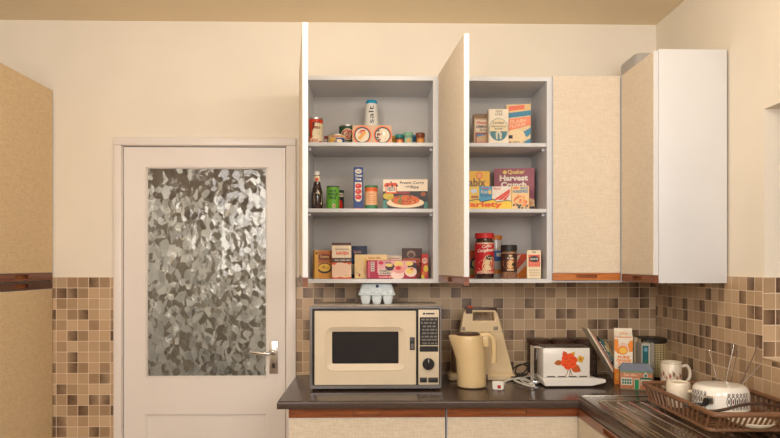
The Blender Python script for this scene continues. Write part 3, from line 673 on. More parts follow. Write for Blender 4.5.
b.rect(b.R, 0, 0, 1, 1, ink((206, 176, 130))); b.rect(b.R, 0, .7, 1, .82, bl2); b.rect(b.R, 0, .46, 1, .66, cr2); b.poly(b.R, [(0, .1), (1, .2), (1, .38), (0, .3)], bl2)
b.done('flour_bag', 'orange, blue and cream flour bag, right of the cream sugar box', 'bag')
# ---- narrow cabinet, middle shelf
b = Box(443.5, 489.8, 171, -.2, Z2, .06, ink((236, 184, 62)))
b.ell(b.F, .77, .88, .075, .09, ink((232, 130, 70))); b.ell(b.F, .77, .88, .045, .06, ink((238, 170, 100))); b.text(b.F, 'Weetabix', .03, .6, .91, .82, ink((110, 90, 70)), .02)
b.poly(b.F, [(.55, 0), (1, 0), (1, .5), (.8, .2)], ink((232, 200, 150)))
b.done('cereal_box', 'yellow cereal box with grey lettering, half hidden behind the open door', 'box')
b = Box(494.3, 534, 168.4, -.13, Z2, .05, ink((140, 58, 78)), rz=-.16)
wt = ink((244, 232, 216))
b.rect(b.F, 0, .5, 1, 1, ink((158, 78, 92))); b.text(b.F, 'Quaker', .34, .855, .76, .965, ink((240, 206, 110)), .03); b.ell(b.F, .27, .91, .05, .045, ink((240, 206, 110)))
b.text(b.F, 'Harvest', .14, .71, .84, .845, wt, .045); b.text(b.F, 'Crunch', .17, .56, .8, .69, wt, .045)
rr = random.Random(5)
for i in range(30): b.ell(b.F, rr.uniform(.76, .98), rr.uniform(.08, .3), .04, .04, ink(rr.choice([(226, 150, 90), (236, 190, 140), (190, 90, 60)])), 8)
b.rect(b.F, .88, .02, 1, .12, ink((40, 26, 32))); b.rect(b.R, 0, 0, 1, 1, ink((96, 50, 56)))
b.done('cereal_box', 'large maroon cereal box with white lettering, at the back right of the middle shelf', 'box')
b = Box(459, 511.6, 186.6, -.268, Z2, .05, ink((238, 196, 62)))
nv = ink((40, 50, 96)); F_ = b.F
edges = [0, .21, .38, .63, .99]
cols = [(236, 190, 80), (238, 196, 90), (78, 160, 200), (238, 226, 214)]
for i in range(4): b.rect(F_, edges[i]+.003, .36, edges[i+1]-.003, 1, ink(cols[i]))
b.ell(F_, .28, .8, .06, .1, ink((200, 214, 226))); 
for i in range(4): b.ell(F_, .25+.032*i, .54, .02, .06, ink((176, 110, 60)), 8)
b.text(F_, "Kellogg's", .43, .87, .58, .95, ink((220, 60, 50)), .03); b.text(F_, 'Rice', .42, .7, .54, .83, ink((220, 196, 170)), .02); b.text(F_, 'Krispies', .41, .52, .61, .68, ink((60, 90, 120)), .02); b.ell(F_, .585, .75, .03, .1, ink((236, 190, 90)))
b.text(F_, 'SPECIAL', .65, .86, .8, .95, ink((220, 70, 50)), .02)
for o_ in (0, .09, .18): b.poly(F_, [(.66+o_*.9, .42), (.72+o_*.9, .4), (.96, .78-o_*.9), (.98, .92-o_*1.2)], ink((222, 72, 52)))
yl2 = ink((244, 204, 66))
b.poly(F_, [(0, 0), (1, 0), (1, .36), (.92, .42), (.72, .32), (.66, .46), (.42, .34), (.37, .46), (.18, .38), (0, .38)], nv); b.poly(F_, [(0, 0), (1, 0), (1, .33), (.92, .385), (.72, .285), (.655, .42), (.42, .3), (.365, .425), (.18, .345), (0, .345)], yl2)
b.text(F_, 'Variety', .03, .03, .82, .33, ink((236, 84, 26)), .04)
b.done('variety_pack', 'yellow wrapped pack of small cereal boxes lettered Variety, in front on the middle shelf', 'box')
b = Box(511.9, 529, 186, -.272, Z2, .04, ink((238, 200, 140)), rz=-.08)
b.text(b.F, 'RICE', .5, .84, .94, .96, ink((70, 130, 170)), .04); b.text(b.F, 'KRISPIES', .08, .7, .94, .82, ink((70, 130, 170)), .04); b.text(b.F, 'new', .1, .86, .42, .95, ink((226, 90, 60)), .03)
rr = random.Random(9)
for i in range(26): b.ell(b.F, rr.uniform(.14, .86), rr.uniform(.12, .6), .08, .05, ink(rr.choice([(236, 150, 90), (226, 100, 64), (240, 196, 130), (232, 176, 110)])), 8)
for i in range(9): b.ell(b.F, rr.uniform(.1, .9), rr.uniform(.03, .22), .06, .05, ink(rr.choice([(70, 90, 80), (60, 60, 70), (110, 150, 130)])), 8)
b.done('cereal_box', 'single small cereal box with blue and red lettering, right of the yellow variety pack', 'box')
# ---- narrow cabinet, bottom shelf
b = Box(459, 477, 250.5, -.13, Z3, .05, ink((206, 92, 40)))
b.ell(b.F, .9, .5, .3, .24, ink((40, 66, 90))); b.ell(b.F, .92, .52, .2, .14, ink((220, 190, 110))); b.rect(b.F, 0, .1, 1, .36, ink((170, 150, 80)))
b.done('food_box', 'orange and green box mostly hidden behind the open door and the large red coffee jar', 'box')
c = Can('coffee_jar', 'large dark glass jar with red lid and red label showing a cream cup', 'jar', 474.8, 494, 233, -.23, Z3, 'coffee jars')
RL = ink((214, 34, 44))
def deco(b, w):
    b.rect(c.wrap(1.0), .0, .11, 1, .79, RL, 14)
    w = c.wrap(1.0); b.rect(w, 0, .11, 1, .16, wt, 12); b.rect(w, 0, .755, 1, .79, ink((240, 220, 190)), 12)
    b.text(w, 'Coffee', .3, .66, .8, .73, wt, .02, shear=.3, slope=.03); b.text(w, 'Compliment', .1, .55, .96, .645, wt, .04, shear=.3, slope=.03)
    b.ell(w, .52, .28, .4, .16, ink((238, 206, 160))); b.ell(w, .66, .35, .3, .17, ink((240, 216, 176))); b.ell(w, .7, .46, .22, .055, ink((44, 34, 34))); b.rect(w, .0, .16, .14, .4, RL, 4); b.ell(w, .74, .3, .1, .03, ink((206, 140, 110)))
c.part('glass_body', [(.94, 0), (.98, .02), (.98, .8), (.88, .85), (.9, .88)], M_coffee, deco=deco)
c.part('lid', [(.94, .88), (.99, .885), (.99, .99), (.94, 1)], ink((206, 44, 48)))
c = Can('coffee_jar', 'slim clear jar with an orange lid and blue label, behind the coffee jars', 'jar', 489, 502, 235.5, -.13, Z3, 'coffee jars')
c.part('glass_body', [(.94, 0), (.98, .02), (.98, .8), (.9, .87), (.9, .9)], M_clear, deco=lambda b, w: (b.rect(w, 0, .4, 1, .64, ink((50, 96, 160)), 10), b.text(w, 'Milk', .5, .5, .9, .6, wt), b.rect(w, 0, .1, 1, .2, ink((206, 130, 50)), 10)))
c.part('lid', [(.98, .9), (1.02, .905), (1.02, .99), (.98, 1)], ink((206, 120, 40)))
c = Can('coffee_jar', 'instant coffee jar with a black lid and a cup and saucer label', 'jar', 500.8, 517, 245, -.24, Z3, 'coffee jars')
def deco(b, w):
    b.rect(w, 0, .2, 1, .74, ink((64, 40, 32)), 12); b.ell(w, .5, .45, .42, .2, ink((222, 170, 130))); b.ell(w, .5, .42, .4, .15, ink((206, 90, 50))); b.ell(w, .5, .42, .22, .12, ink((234, 190, 130))); b.ell(w, .68, .42, .1, .05, DK)
    b.text(w, 'Coffee', .3, .58, .7, .63, wt, .02); b.rect(w, .3, .24, .7, .29, ink((226, 190, 140)), 6); b.ell(w, .5, .68, .12, .03, ink((226, 190, 140)))
c.part('glass_body', [(.94, 0), (.98, .02), (.98, .74), (.86, .8), (.88, .82)], P('part_full_coffee_glass', (150, 110, 84), .12, var=.35, scale=120, coat=.6), deco=deco)
c.part('lid', [(.96, .81), (1, .82), (1, .985), (.95, 1)], ink((44, 40, 38)))
b = Box(514, 528, 254, -.13, Z3, .05, ink((220, 84, 56)))
b.poly(b.F, [(0, 0), (1, 0), (1, .6), (0, .1)], ink((226, 130, 40))); b.poly(b.F, [(.15, .12), (.15, .3), (1, .85), (1, .6)], ink((230, 206, 186))); b.poly(b.F, [(.15, .9), (.15, .6), (.5, .98)], ink((230, 206, 186)))
b.done('food_box', 'red and orange box with a diagonal white stripe, behind between coffee jar and tea box', 'box')
b = Box(527, 540.8, 250.3, -.262, Z3, .06, ink((236, 216, 180)), rz=-.2)
b.text(b.F, 'TEA', .38, .9, .64, .96, DK, .03); b.rect(b.F, .12, .42, .92, .84, ink((222, 84, 56))); b.ell(b.F, .52, .69, .36, .11, ink((40, 34, 34))); b.text(b.F, 'MELROSE', .24, .66, .8, .72, wt, .01)
b.lines(b.F, .2, .46, .84, .56, 2, ink((236, 150, 120))); b.lines(b.F, .14, .1, .9, .32, 3, ink((210, 186, 150)))
b.rect(b.R, .1, .42, .9, .8, ink((180, 70, 50))); b.ell(b.R, .5, .64, .3, .1, DK)
b.done('tea_box', 'cream tea box with a red square and black oval on its front', 'box')
# tub on top of the corner cabinet
def f(b):
    prof = [(0, .0), (.004, .012), (.010, .10), (.004, .108)]
    rings = []
    for ins, z in ((.012, 0), (.004, .008), (0, .098), (.004, .108), (.02, .113)):
        rings.append([(x, y, z) for x, y in rrect(-.1+ins, -.1+ins, .1-ins, .1-ins, .03, 5)])
    b.loft(rings, P('grey_plastic', (178, 172, 166), .4, var=.03))
o = one('storage_tub', f, None, (1.222, -.2, CZ1+.0008)); tag(o, 'grey plastic storage tub on top of the corner wall cabinet', 'tub')

# ------------------------------------------------------------------ microwave
MY = -.40
mx0, mx1 = X(310, MY), X(441.3, MY); mz0, mz1 = WT+.012, Z(306.3, MY, 375)
mw = thing('microwave_oven', 'cream fronted microwave oven with dark window and dial, on the worktop', 'microwave', ((mx0+mx1)/2, MY+.17, WT+.0005))
MO = -Vector(mw.location)
def mpart(name, fn, par=None):
    o = one(name, fn, par or mw); o.location = MO if par is None else (0, 0, 0); return o
M_case = P('taupe_metal_case', (216, 202, 184), .4, metal=0, var=.03)
M_trim = P('grey_trim', (128, 124, 124), .28, metal=.7, var=.04)
mpart('casing', lambda b: (b.box((mx0, MY+.012, mz0), (mx1, MY+.335, mz1), M_case, .003), b.box((mx0+.004, MY+.006, mz0+.004), (mx1-.004, MY+.013, mz1-.004), M_black)))
mpart('front_trim', lambda b: b.plate(rrect(mx0-.001, mz0-.002, mx1+.001, mz1+.001, .006), [rrect(mx0+.010, mz0+.012, mx1-.007, mz1-.010, .004)], .016, M_trim, .0015, Matrix.Translation((0, MY-.004, 0))))
def mpx(px, py): return at(px, py, MY)
d0, d1 = mpx(314.6, 385), mpx(416, 310.8)
r0, r1 = mpx(325, 371), mpx(406, 326); g0, g1 = mpx(332, 363.8), mpx(398.6, 331.6)
def f(b):
    y = MY-.006
    A = [(d0[0], d0[1]), (d1[0], d0[1]), (d1[0], d1[1]), (d0[0], d1[1])]
    n = 5
    def rr_(p, q, r): return rrect(p[0], p[1], q[0], q[1], r, n)
    def ring(pts, yy): return [(x, yy, z) for x, z in pts]
    o_, i_, g_ = rr_(d0, d1, .003), rr_(r0, r1, .034), rr_(g0, g1, .005)
    b.loft([ring(o_, MY+.0055), ring(o_, y+.002), ring(rr_((d0[0]+.002, d0[1]+.002), (d1[0]-.002, d1[1]-.002), .003), y), ring(i_, y), ring(rr_((r0[0]+.002, r0[1]+.002), (r1[0]-.002, r1[1]-.002), .033), y-.0018), ring(g_, y+.008), ring(g_, MY+.0055)], M_cream, False, False)
md = mpart('door', f)
mpart('window', lambda b: b.box((g0[0], MY+.003, g0[1]), (g1[0], MY+.0055, g1[1]), M_winglass), md)
l0, l1 = mpx(409.7, 349.6), mpx(414.6, 337)
mpart('latch', lambda b: (b.box((l0[0], MY-.011, l0[1]), (l1[0], MY-.006, l1[1]), M_black, .0015), b.box((l0[0]+.004, MY-.0125, l0[1]+.004), (l1[0]-.004, MY-.011, (l0[1]+l1[1])/2), M_trim)), md)
c0, c1 = mpx(418.4, 384.6), mpx(438.9, 309.6)
def f(b):
    b.box((c0[0], MY-.004, c0[1]), (c1[0], MY+.0055, c1[1]), M_cream, .0015)
    w, h = c1[0]-c0[0], c1[1]-c0[1]
    mp = lambda u, v, e: (c0[0]+u*w, MY-.004-e, c0[1]+v*h)
    b.rect(mp, .06, .44, .96, .90, M_black); b.lines(mp, .12, .63, .9, .88, 6, ink((120, 112, 104)), 3); b.lines(mp, .12, .54, .9, .61, 2, ink((110, 102, 96)), 5); b.rect(mp, .06, .515, .96, .525, M_cream); b.rect(mp, .06, .60, .96, .606, ink((120, 112, 104)))
    b.rect(mp, .22, .935, .32, .96, DK); b.rect(mp, .36, .938, .78, .957, ink((70, 64, 60)))
cp = mpart('control_panel', f)
dc = mpx(428.2, 363.6)
mpart('dial', lambda b: (b.lathe([(.024, 0), (.024, .012), (.021, .016)], M_black, M=Matrix.Translation((dc[0], MY-.0045, dc[1])) @ Matrix.Rotation(PI/2, 4, 'X')), b.box((dc[0]-.004, MY-.026, dc[1]-.022), (dc[0]+.004, MY-.02, dc[1]+.022), M_black, .0015), b.box((dc[0]-.0008, MY-.0266, dc[1]+.008), (dc[0]+.0008, MY-.026, dc[1]+.021), wht)), cp)
for a, c_ in ((419.8, 426.8), (428.2, 437.8)):
    p0, p1 = mpx(a, 382.2), mpx(c_, 377.2)
    mpart('button', lambda b: b.box((p0[0], MY-.009, p0[1]), (p1[0], MY-.0045, p1[1]), M_black, .0015), cp)
for xx in (mx0+.03, mx1-.05):
    for yy in (MY+.03, MY+.28): mpart('foot', lambda b: b.box((xx, yy, WT+.0006), (xx+.025, yy+.025, mz0+.001), M_black, .002))
# egg carton
ey = -.235; ez = mz1
eg = thing('egg_carton', 'pale blue-white egg carton sitting on top of the microwave', 'egg box', (X(376.8, ey), ey, ez+.0006))
M_egg = P('moulded_pulp', (212, 222, 226), .85, var=.05, scale=60, bump=.2)
ew, ed = .161, .102
def f(b):
    for i in range(3):
        for j in range(2):
            cx, cy = (i-1)*.048, (j-.5)*.046
            rings = [[(cx+x, cy+y, z) for x, y in rrect(-r, -r, r, r, r*.55, 4)] for r, z in ((.012, 0), (.0165, .004), (.021, .022), (.0235, .041))]
            b.loft(rings, M_egg)
    b.loft([[(x, y, z) for x, y in rrect(-ew/2+k, -ed/2+k, ew/2-k, ed/2-k, .01, 4)] for k, z in ((.003, .039), (0, .041), (0, .046), (.003, .047))], M_egg)
one('base', f, eg)
def f(b):
    b.loft([[(x, y, z) for x, y in rrect(-ew/2+k, -ed/2+k, ew/2-k, ed/2-k, .012+.2*k, 5)] for k, z in ((.002, .0475), (.004, .052), (.014, .083), (.019, .088), (.03, .09))], M_egg)
    for xx in (-.034, 0, .034):   # the arched openings along the lid front
        b.tube([(xx-.014, -ed/2+.0015, .049), (xx-.009, -ed/2+.0045, .062), (xx, -ed/2+.006, .066), (xx+.009, -ed/2+.0045, .062), (xx+.014, -ed/2+.0015, .049)], .003, M_egg, 6)
    b.lathe([(.0068, 0), (.0068, .0012)], ink((40, 54, 84)), M=Matrix.Translation((.002, -ed/2+.0128, .0785)) @ Matrix.Rotation(PI/2-.3, 4, 'X'))
one('lid', f, eg)

# ------------------------------------------------------------------ cream upright appliance behind the kettle
ay = -.115
def apx(px, py): x, z = at(px, py, ay); return x-ax_, z-WT
ax_ = at(485, 340, ay)[0]
ap = thing('food_mixer', 'cream wedge shaped electric mixer with a carrying handle slot, standing behind the kettle', 'mixer', (ax_, ay, WT+.0006))
outl = [apx(460, 372), apx(459.5, 330), apx(462.5, 312), apx(465, 309.2), apx(493, 309.5), apx(496, 312.5), apx(501, 331), apx(511.5, 372)]
hole = [apx(472, 311.8), apx(492, 311.8), apx(493, 320), apx(471.6, 320)]
def f(b):
    b.plate(outl, [hole], .06, M_mixer, .004, Matrix.Translation((0, -.0425, 0)))
    p, q = apx(501, 331), apx(460, 331); b.box((q[0]+.004, -.0432, q[1]-.001), (p[0]-.004, -.042, q[1]+.0005), ink((150, 126, 92)))
one('housing', f, ap)
def f(b):
    p, q = apx(448, 379.5), apx(513.5, 372)
    b.loft([[(x, y, z) for x, y in rrect(p[0]+k, -.055+k, q[0]-k, .055-k, .015, 4)] for k, z in ((.004, .001), (0, .004), (0, .022), (.008, q[1]+.001))], M_mixer)
one('base', f, ap)
p, q = apx(464.5, 310), apx(495.3, 307.5)
one('top_plate', lambda b: (b.box((p[0], -.040, p[1]+.001), (q[0], .015, q[1]), M_brownp, .002), b.box((p[0], -.0435, p[1]-.014), (p[0]+.03, -.0425, p[1]+.006), M_brownp)), ap)
one('switch', lambda b: b.box((p[0]+.012, -.03, q[1]+.0003), (p[0]+.034, -.006, q[1]+.008), ink((226, 84, 36)), .002), ap)
for a in ((460.8, 329.7, 464, 326.2), (491.8, 329.3, 496.2, 325.8)):
    u0, u1 = apx(a[0], a[1]), apx(a[2], a[3]); one('clip', lambda b: b.box((u0[0], -.0445, u0[1]), (u1[0], -.0425, u1[1]), P('grey_clip', (140, 128, 112), .5), .0008), ap)
p = apx(451.8, 358); 
one('side_cup', lambda b: b.lathe([(.018, 0), (.022, .01), (.026, .12), (.027, .14)], P('brown_tinted_jug', (150, 122, 98), .15, var=.1, trans=.5), (apx(456.5, 370)[0], -.012, .0345)), ap)

# ------------------------------------------------------------------ kettle
ky = -.318; kx, _ = at(471.6, 360, ky)
kt = thing('jug_kettle', 'tall cream jug kettle with a brown lid, standing on the worktop right of the microwave', 'kettle', (kx, ky, WT+.0006))
ks = (CAMD+ky)/F
def f(b):
    n = 40; rings = []
    H = .225
    for cz, cxo, rx, ry in ((0.006, 0, .0605, .0605), (.014, 0, .0625, .0625), (.06, -.001, .0622, .062), (.12, -.005, .0622, .061), (.17, -.010, .0622, .06), (.205, -.014, .0615, .058), (.218, -.016, .059, .056), (.222, -.016, .054, .052)):
        r_ = []
        for j in range(n):
            a = 2*PI*j/n; x, y = rx*math.cos(a), ry*math.sin(a)
            # the left side draws out to the pouring spout towards the top
            k = max(0, (cz-.12)/.10); s_ = max(0, -math.cos(a))**9
            x -= s_*.024*min(1, k)**1.2
            y *= 1-.55*s_*min(1, k)
            r_.append((cxo+x, y, cz))
        rings.append(r_)
    b.loft(rings, M_creamk)
kb = one('jug_body', f, kt)
one('base_ring', lambda b: b.lathe([(.056, 0), (.058, .001), (.058, .0055)], M_brownp, n=36), kt)
def f(b):
    b.lathe([(.052, .2225), (.052, .226), (.046, .232), (.02, .235)], M_brownp, (-.016, 0, 0), n=32)
one('lid', f, kt)
def f(b):
    pts = smooth([(.028, 0, .213), (.055, 0, .222), (.078, 0, .219), (.092, 0, .203), (.096, 0, .175), (.096, 0, .13), (.094, 0, .102)], 5)
    b.tube(pts, .0132, M_creamk, 12, flat=1.0, up=(0, 1, 0))
    b.box((.045, -.012, .17), (.072, .012, .2215), M_creamk, .006)
one('handle', f, kt)
o = one('base_shade', lambda b: b.box((.056, -.014, .008), (.068, .014, .055), M_brownp, .004), kt)  # dark brown block standing in for the shadow beside the jug's foot

# ------------------------------------------------------------------ toaster
ty = -.33
def tpx(px, py): return at(px, py, ty)
tx, _ = tpx(568, 380)
to = thing('toaster', 'white toaster with an orange flower printed on its side, on the worktop', 'toaster', (tx, ty+.06, WT+.0006), rz=0)
TO = -Vector(to.location)
M_tw = P('white_toaster_enamel', (234, 228, 220), .3, var=.01, coat=.3)
x0, z0 = tpx(543.2, 377.5); x1, z1 = tpx(590, 348)
def f(b):
    b.box((x0, ty, z0), (x1, ty+.11, z1), M_tw, .004)
    w, h = x1-x0, z1-z0
    mp = lambda u, v, e: (x0+u*w, ty-e, z0+v*h)
    mp0 = mp; mp = lambda u, v, e: mp0(.55+(u-.55)*1.15, .52+(v-.52)*1.15, e)
    ob, oc, od = ink((238, 84, 28)), ink((206, 56, 20)), ink((176, 96, 30)); yl3 = ink((214, 166, 50)); asp = w/h
    def leaf(u, v, l, wd, ang, m):
        pts = []
        for i in range(9):
            t_ = i/8; pts.append((t_*l, wd*math.sin(PI*t_)))
        for i in range(7, 0, -1):
            t_ = i/8; pts.append((t_*l, -wd*math.sin(PI*t_)))
        c_, s_ = math.cos(ang), math.sin(ang)
        b.poly(mp, [(u+a*c_-q*s_, v+(a*s_+q*c_)*asp) for a, q in pts], m)
    st = ink((120, 50, 30))
    for px_, sl in ((.53, -.05), (.56, .0), (.57, .04)): b.poly(mp, [(px_, .3), (px_+.014, .3), (px_+sl*.4+.012, .2), (px_+sl+.01, .1), (px_+sl, .1), (px_+sl*.4, .2)], st)
    leaf(.44, .52, .17, .05, PI+.12, od); leaf(.58, .42, .22, .075, -.52, ink((196, 88, 34))); leaf(.5, .66, .13, .05, 2.0, ink((206, 84, 34))); leaf(.58, .66, .13, .04, .95, yl3); leaf(.6, .44, .12, .03, -.5, od)
    for k in range(4):
        a = k*PI/2+.4; b.ell(mp, .765+.032*math.cos(a), .61+.032*asp*math.sin(a), .036, .036*asp, yl3, 12)
    b.ell(mp, .765, .61, .02, .02*asp, od, 10)
    for k in range(6):
        a = k*2*PI/6+.3; b.ell(mp, .55+.085*math.cos(a), .54+.085*asp*math.sin(a), .075, .07*asp, ob if k % 2 else ink((230, 70, 24)), 14)
    b.ell(mp, .55, .54, .1, .1*asp, ob, 18)
    for k, (du, dv, rr_, an) in enumerate(((-.05, .05, .05, .6), (.05, .06, .045, -.5), (0, .0, .05, .1), (-.06, -.06, .05, -.4), (.07, -.05, .05, .5))):
        b.ell(mp, .55+du, .54+dv*asp, rr_, .009*asp, oc, 10, rot=an)
    for k in range(4): b.rect(mp0, .08+.23*k, .02, .25+.23*k, .05, M_black)
o = one('body', f, to); o.location = TO
def f(b):
    b.box((x0+.003, ty+.004, z1+.0002), (x1-.003, ty+.106, z1+.005), P('dark_toaster_top', (96, 84, 76), .25, metal=.8), .002)
    for yy in (.034, .076): b.box((x0+.02, ty+yy-.009, z1+.005), (x1-.02, ty+yy+.009, z1+.0056), M_black)
o = one('top_grille', f, to); o.location = TO
bx0 = tpx(541.5, 380)[0]; bx1 = tpx(604.5, 380)[0]; bxm = tpx(591, 388)[0]
def f(b):
    zt = z0-.0005; zb = WT+.008
    pts = [(bx0, zt-.006), (bx0+.012, zb), (bxm, zb), (bx1-.012, zt-.022), (bx1, zt-.019), (bx1, zt-.007), (x1+.012, zt), (bx0+.004, zt)]
    b.plate(pts, [], .135, M_tw, .002, Matrix.Translation((0, ty-.018, 0)))
    b.box((x1+.016, ty+.01, zt-.006), (bx1-.008, ty+.09, zt-.0015), M_black)
o = one('base_tray', f, to); o.location = TO
for xx in (bx0+.022, bxm-.03):
    for yy in (ty-.01, ty+.1): o = one('foot', lambda b: b.lathe([(.004, 0), (.005, .0085)], M_brownp, (xx, yy, WT+.0006), 10), to); o.location = TO
sxa = tpx(535.5, 350)[0]
def f(b):
    b.tube(smooth([(x0+.002, ty+.045, z1-.004), (sxa+.004, ty+.045, z1-.004), (sxa, ty+.045, z1-.009), (sxa, ty+.045, z0+.012), (sxa, ty+.045, z0-.03)], 3), .0045, M_chrome, 8)
    b.tube(smooth([(x0+.002, ty+.075, z1-.004), (sxa+.004, ty+.075, z1-.004), (sxa, ty+.075, z1-.009), (sxa, ty+.075, z0-.03)], 3), .0045, M_chrome, 8)
    b.box((sxa-.003, ty+.04, z0-.034), (x0+.003, ty+.08, z0-.022), M_chrome, .002)
o = one('chrome_bracket', f, to); o.location = TO

# smoked storage jars behind the toaster
SJ = 'smoked glass storage jars behind the toaster'
proto = None
for lab, px in (('smoked glass storage jar with dark lid, leftmost of three behind the toaster', 538), ('smoked glass storage jar with dark lid, middle one of three behind the toaster', 562), ('smoked glass storage jar with dark lid, rightmost of three behind the toaster', 586)):
    jy = -.062; loc = (X(px, jy), jy, WT+.0006)
    if proto is None:
        proto = thing('storage_jar', lab, 'jar', loc, 0, SJ)
        one('jar_body', lambda b: b.lathe([(.046, 0), (.050, .004), (.051, .02), (.051, .145), (.046, .155)], M_smoke, n=36), proto)
        one('contents', lambda b: b.lathe([(.044, .006), (.0475, .008), (.0475, .07), (.02, .075)], P('dark_dry_goods', (60, 42, 32), .8, var=.4, scale=200), n=30), proto)
        one('lid', lambda b: b.lathe([(.047, .156), (.053, .157), (.054, .172), (.05, .178), (.02, .18)], M_brownp, n=36), proto)
    else: dup(proto, loc, .3, lab, SJ)

# cords
def wp(px, py, z=WT+.005):
    """point on the worktop plane at height z seen at a pixel"""
    t_ = (CAMZ-z)*F/(py-HZ); Y = -CAMD+t_*math.cos(YAW); return Vector((at(px, py, Y)[0], Y, z))
pc = wp(498, 388.5, WT+.006)
wc = thing('power_cord', 'white power cord with a British plug lying loose between kettle and toaster', 'cord', (pc.x, pc.y, WT+.0006))
WO = -Vector(wc.location)
cab = [(503, 382.5), (510, 380), (518, 379), (526, 381), (533, 385), (534, 387), (527, 386), (518, 382.5), (514, 380), (520, 378.2), (529, 381), (532, 384), (527, 384.5), (521, 380), (527, 377), (535, 376.5)]
o = one('cable', lambda b: b.tube(smooth([wp(x, y, WT+.0055+.003*(i % 3)) for i, (x, y) in enumerate(cab)], 6), .0042, M_cable_w, 8), wc); o.location = WO
def f(b):
    M = Matrix.Translation((0, 0, 0)) @ Matrix.Rotation(-.12, 4, 'Z')
    b.loft([[M @ Vector((x, y, z)) for x, z in rrect(-.024+k, .001, .024-k, .036-k*.5, .006, 3)] for k, y in ((.003, -.012), (0, -.008), (0, .004), (.006, .014))], M_cable_w)
    b.box((-.003, -.0135, .006), (.011, -.0118, .020), ink((176, 30, 34)), .001, M)
    b.tube([M @ Vector((.012, .006, .03)), M @ Vector((.022, .02, .028)), M @ Vector((.03, .03, .016))], .005, M_cable_w, 8)
o = one('plug', f, wc)
a, b_ = wp(528.5, 372, WT+.013), wp(537, 380, WT+.009)
o = one('connector', lambda b: b.tube([a, a.lerp(b_, .3), a.lerp(b_, .7), b_], .011, M_cable_w, 10, radii=[.007, .0105, .011, .006]), wc); o.location = WO
bc0 = wp(521, 371)
bc = thing('power_cord', 'black cable coiled at the wall with a pale connector, left of the toaster', 'cord', (bc0.x, bc0.y, WT+.0006))
def f(b):
    q = [(509, 376, 0), (513, 369, .02), (520, 364.5, .035), (527, 366, .03), (529, 371, .01), (524, 375, 0), (516, 373, .008), (517, 367, .03), (524, 364, .042), (529, 363, .03), (527, 369, .016), (519, 376, 0), (511, 377, 0)]
    b.tube(smooth([Vector((at(x, y, -.13-.006*i)[0], -.13-.006*i, max(WT+.005, at(x, y, -.13-.006*i)[1]))) for i, (x, y, z) in enumerate(q)], 6), .003, M_cable_b, 8)
o = one('cable', f, bc); o.location = -Vector(bc.location)
a, b_ = wp(524, 369, WT+.022), wp(530, 376, WT+.012)
o = one('connector', lambda b: b.tube([a, a.lerp(b_, .3), a.lerp(b_, .7), b_], .011, P('pinkish_plastic', (222, 186, 164), .4), 10, radii=[.007, .0105, .0105, .006]), bc); o.location = -Vector(bc.location)

# ------------------------------------------------------------------ corner: books, carton, canister, tin
BKG = 'books standing in the corner of the worktop'
def book(label, base, w, d, h, cover, tilt=0, rz=0, page=(226, 208, 180), deco=None):
    """w thickness (x), d page width (y), spine at the front (-y); tilt leans the top to the left"""
    t_ = thing('book', label, 'book', base, rz, BKG); t_.rotation_euler = (0, -tilt, rz)
    cv = ink(cover)
    def f(b):
        b.box((0, 0, 0), (.002, d, h), cv); b.box((w-.002, 0, 0), (w, d, h), cv); b.box((0, -.0005, 0), (w, .002, h), cv)
        if deco: deco(b, lambda u, v, e: (u*w, -.0005-e, v*h), lambda u, v, e: (w+e, u*d, v*h))
    one('cover', f, t_); one('pages', lambda b: b.box((.0022, .0025, .003), (w-.0022, d-.003, h-.003), ink(page)), t_)
    return t_
byy = -.222
bx, bz = X(614.5, byy), WT+.0008
tl_ = math.radians(31)
def leanx(i, wsum): return (bx-wsum/math.cos(tl_)+0, byy, bz)
# each leaning volume rests its lower right edge on the worktop
specs = [('thin pale magazine leaning outermost, at the left of the corner books', .007, .275, (238, 222, 198), None),
         ('pink-edged leaning book next to the pale magazine', .006, .245, (196, 140, 122), None),
         ('black leaning book with white spine lettering', .010, .228, (34, 32, 34), lambda b, s, r: (b.text(s, 'COOKERY', .2, .45, .8, .92, wht, .02, turn=True),)),
         ('teal leaning book against the juice carton', .009, .218, (70, 110, 104), lambda b, s, r: (b.rect(s, .1, .7, .9, .85, ink((200, 180, 130))), b.text(s, 'Baking', .25, .3, .75, .65, wht, .0, turn=True))),
         ('tan leaning book, innermost of the leaning ones', .007, .205, (176, 146, 102), None)]
x_ = X(618.5, -.205)
for lab, w_, h_, colr, dc_ in specs:
    book(lab, (x_, byy+.018, bz), w_, .083, h_, colr, tl_, 0, deco=dc_)
    x_ += (w_+.0012)/math.cos(tl_)
uy = -.13
ux = X(633.8, uy)
for lab, px0, px1, py, colr, dc_, yy in (('cream spined book standing upright right behind the juice carton', 633.6, 637.5, 337.6, (206, 186, 152), None, -.17),
        ('grey-brown book standing upright between the cream spine and the teal picture book', 637.9, 641, 339, (150, 128, 104), None, -.17),
        ('upright book with a teal landscape picture, in front of the lattice canister', 641.4, 650.2, 343.6, (196, 190, 176), lambda b, s, r: (b.rect(s, .12, .2, .8, .94, ink((40, 104, 112))), b.poly(s, [(.12, .2), (.8, .2), (.8, .5), (.5, .62), (.12, .42)], ink((60, 120, 84))), b.ell(s, .5, .84, .2, .06, ink((120, 170, 190)))), -.235),
        ('slim grey book standing upright beside the teal picture book', 650.5, 654, 343.2, (158, 150, 138), None, -.235)):
    xa, xb = X(px0, yy), X(px1, yy); book(lab, (xa, yy, WT+.0008), xb-xa, .075, Z(py, yy, px0)-WT, colr, 0, 0, deco=dc_)
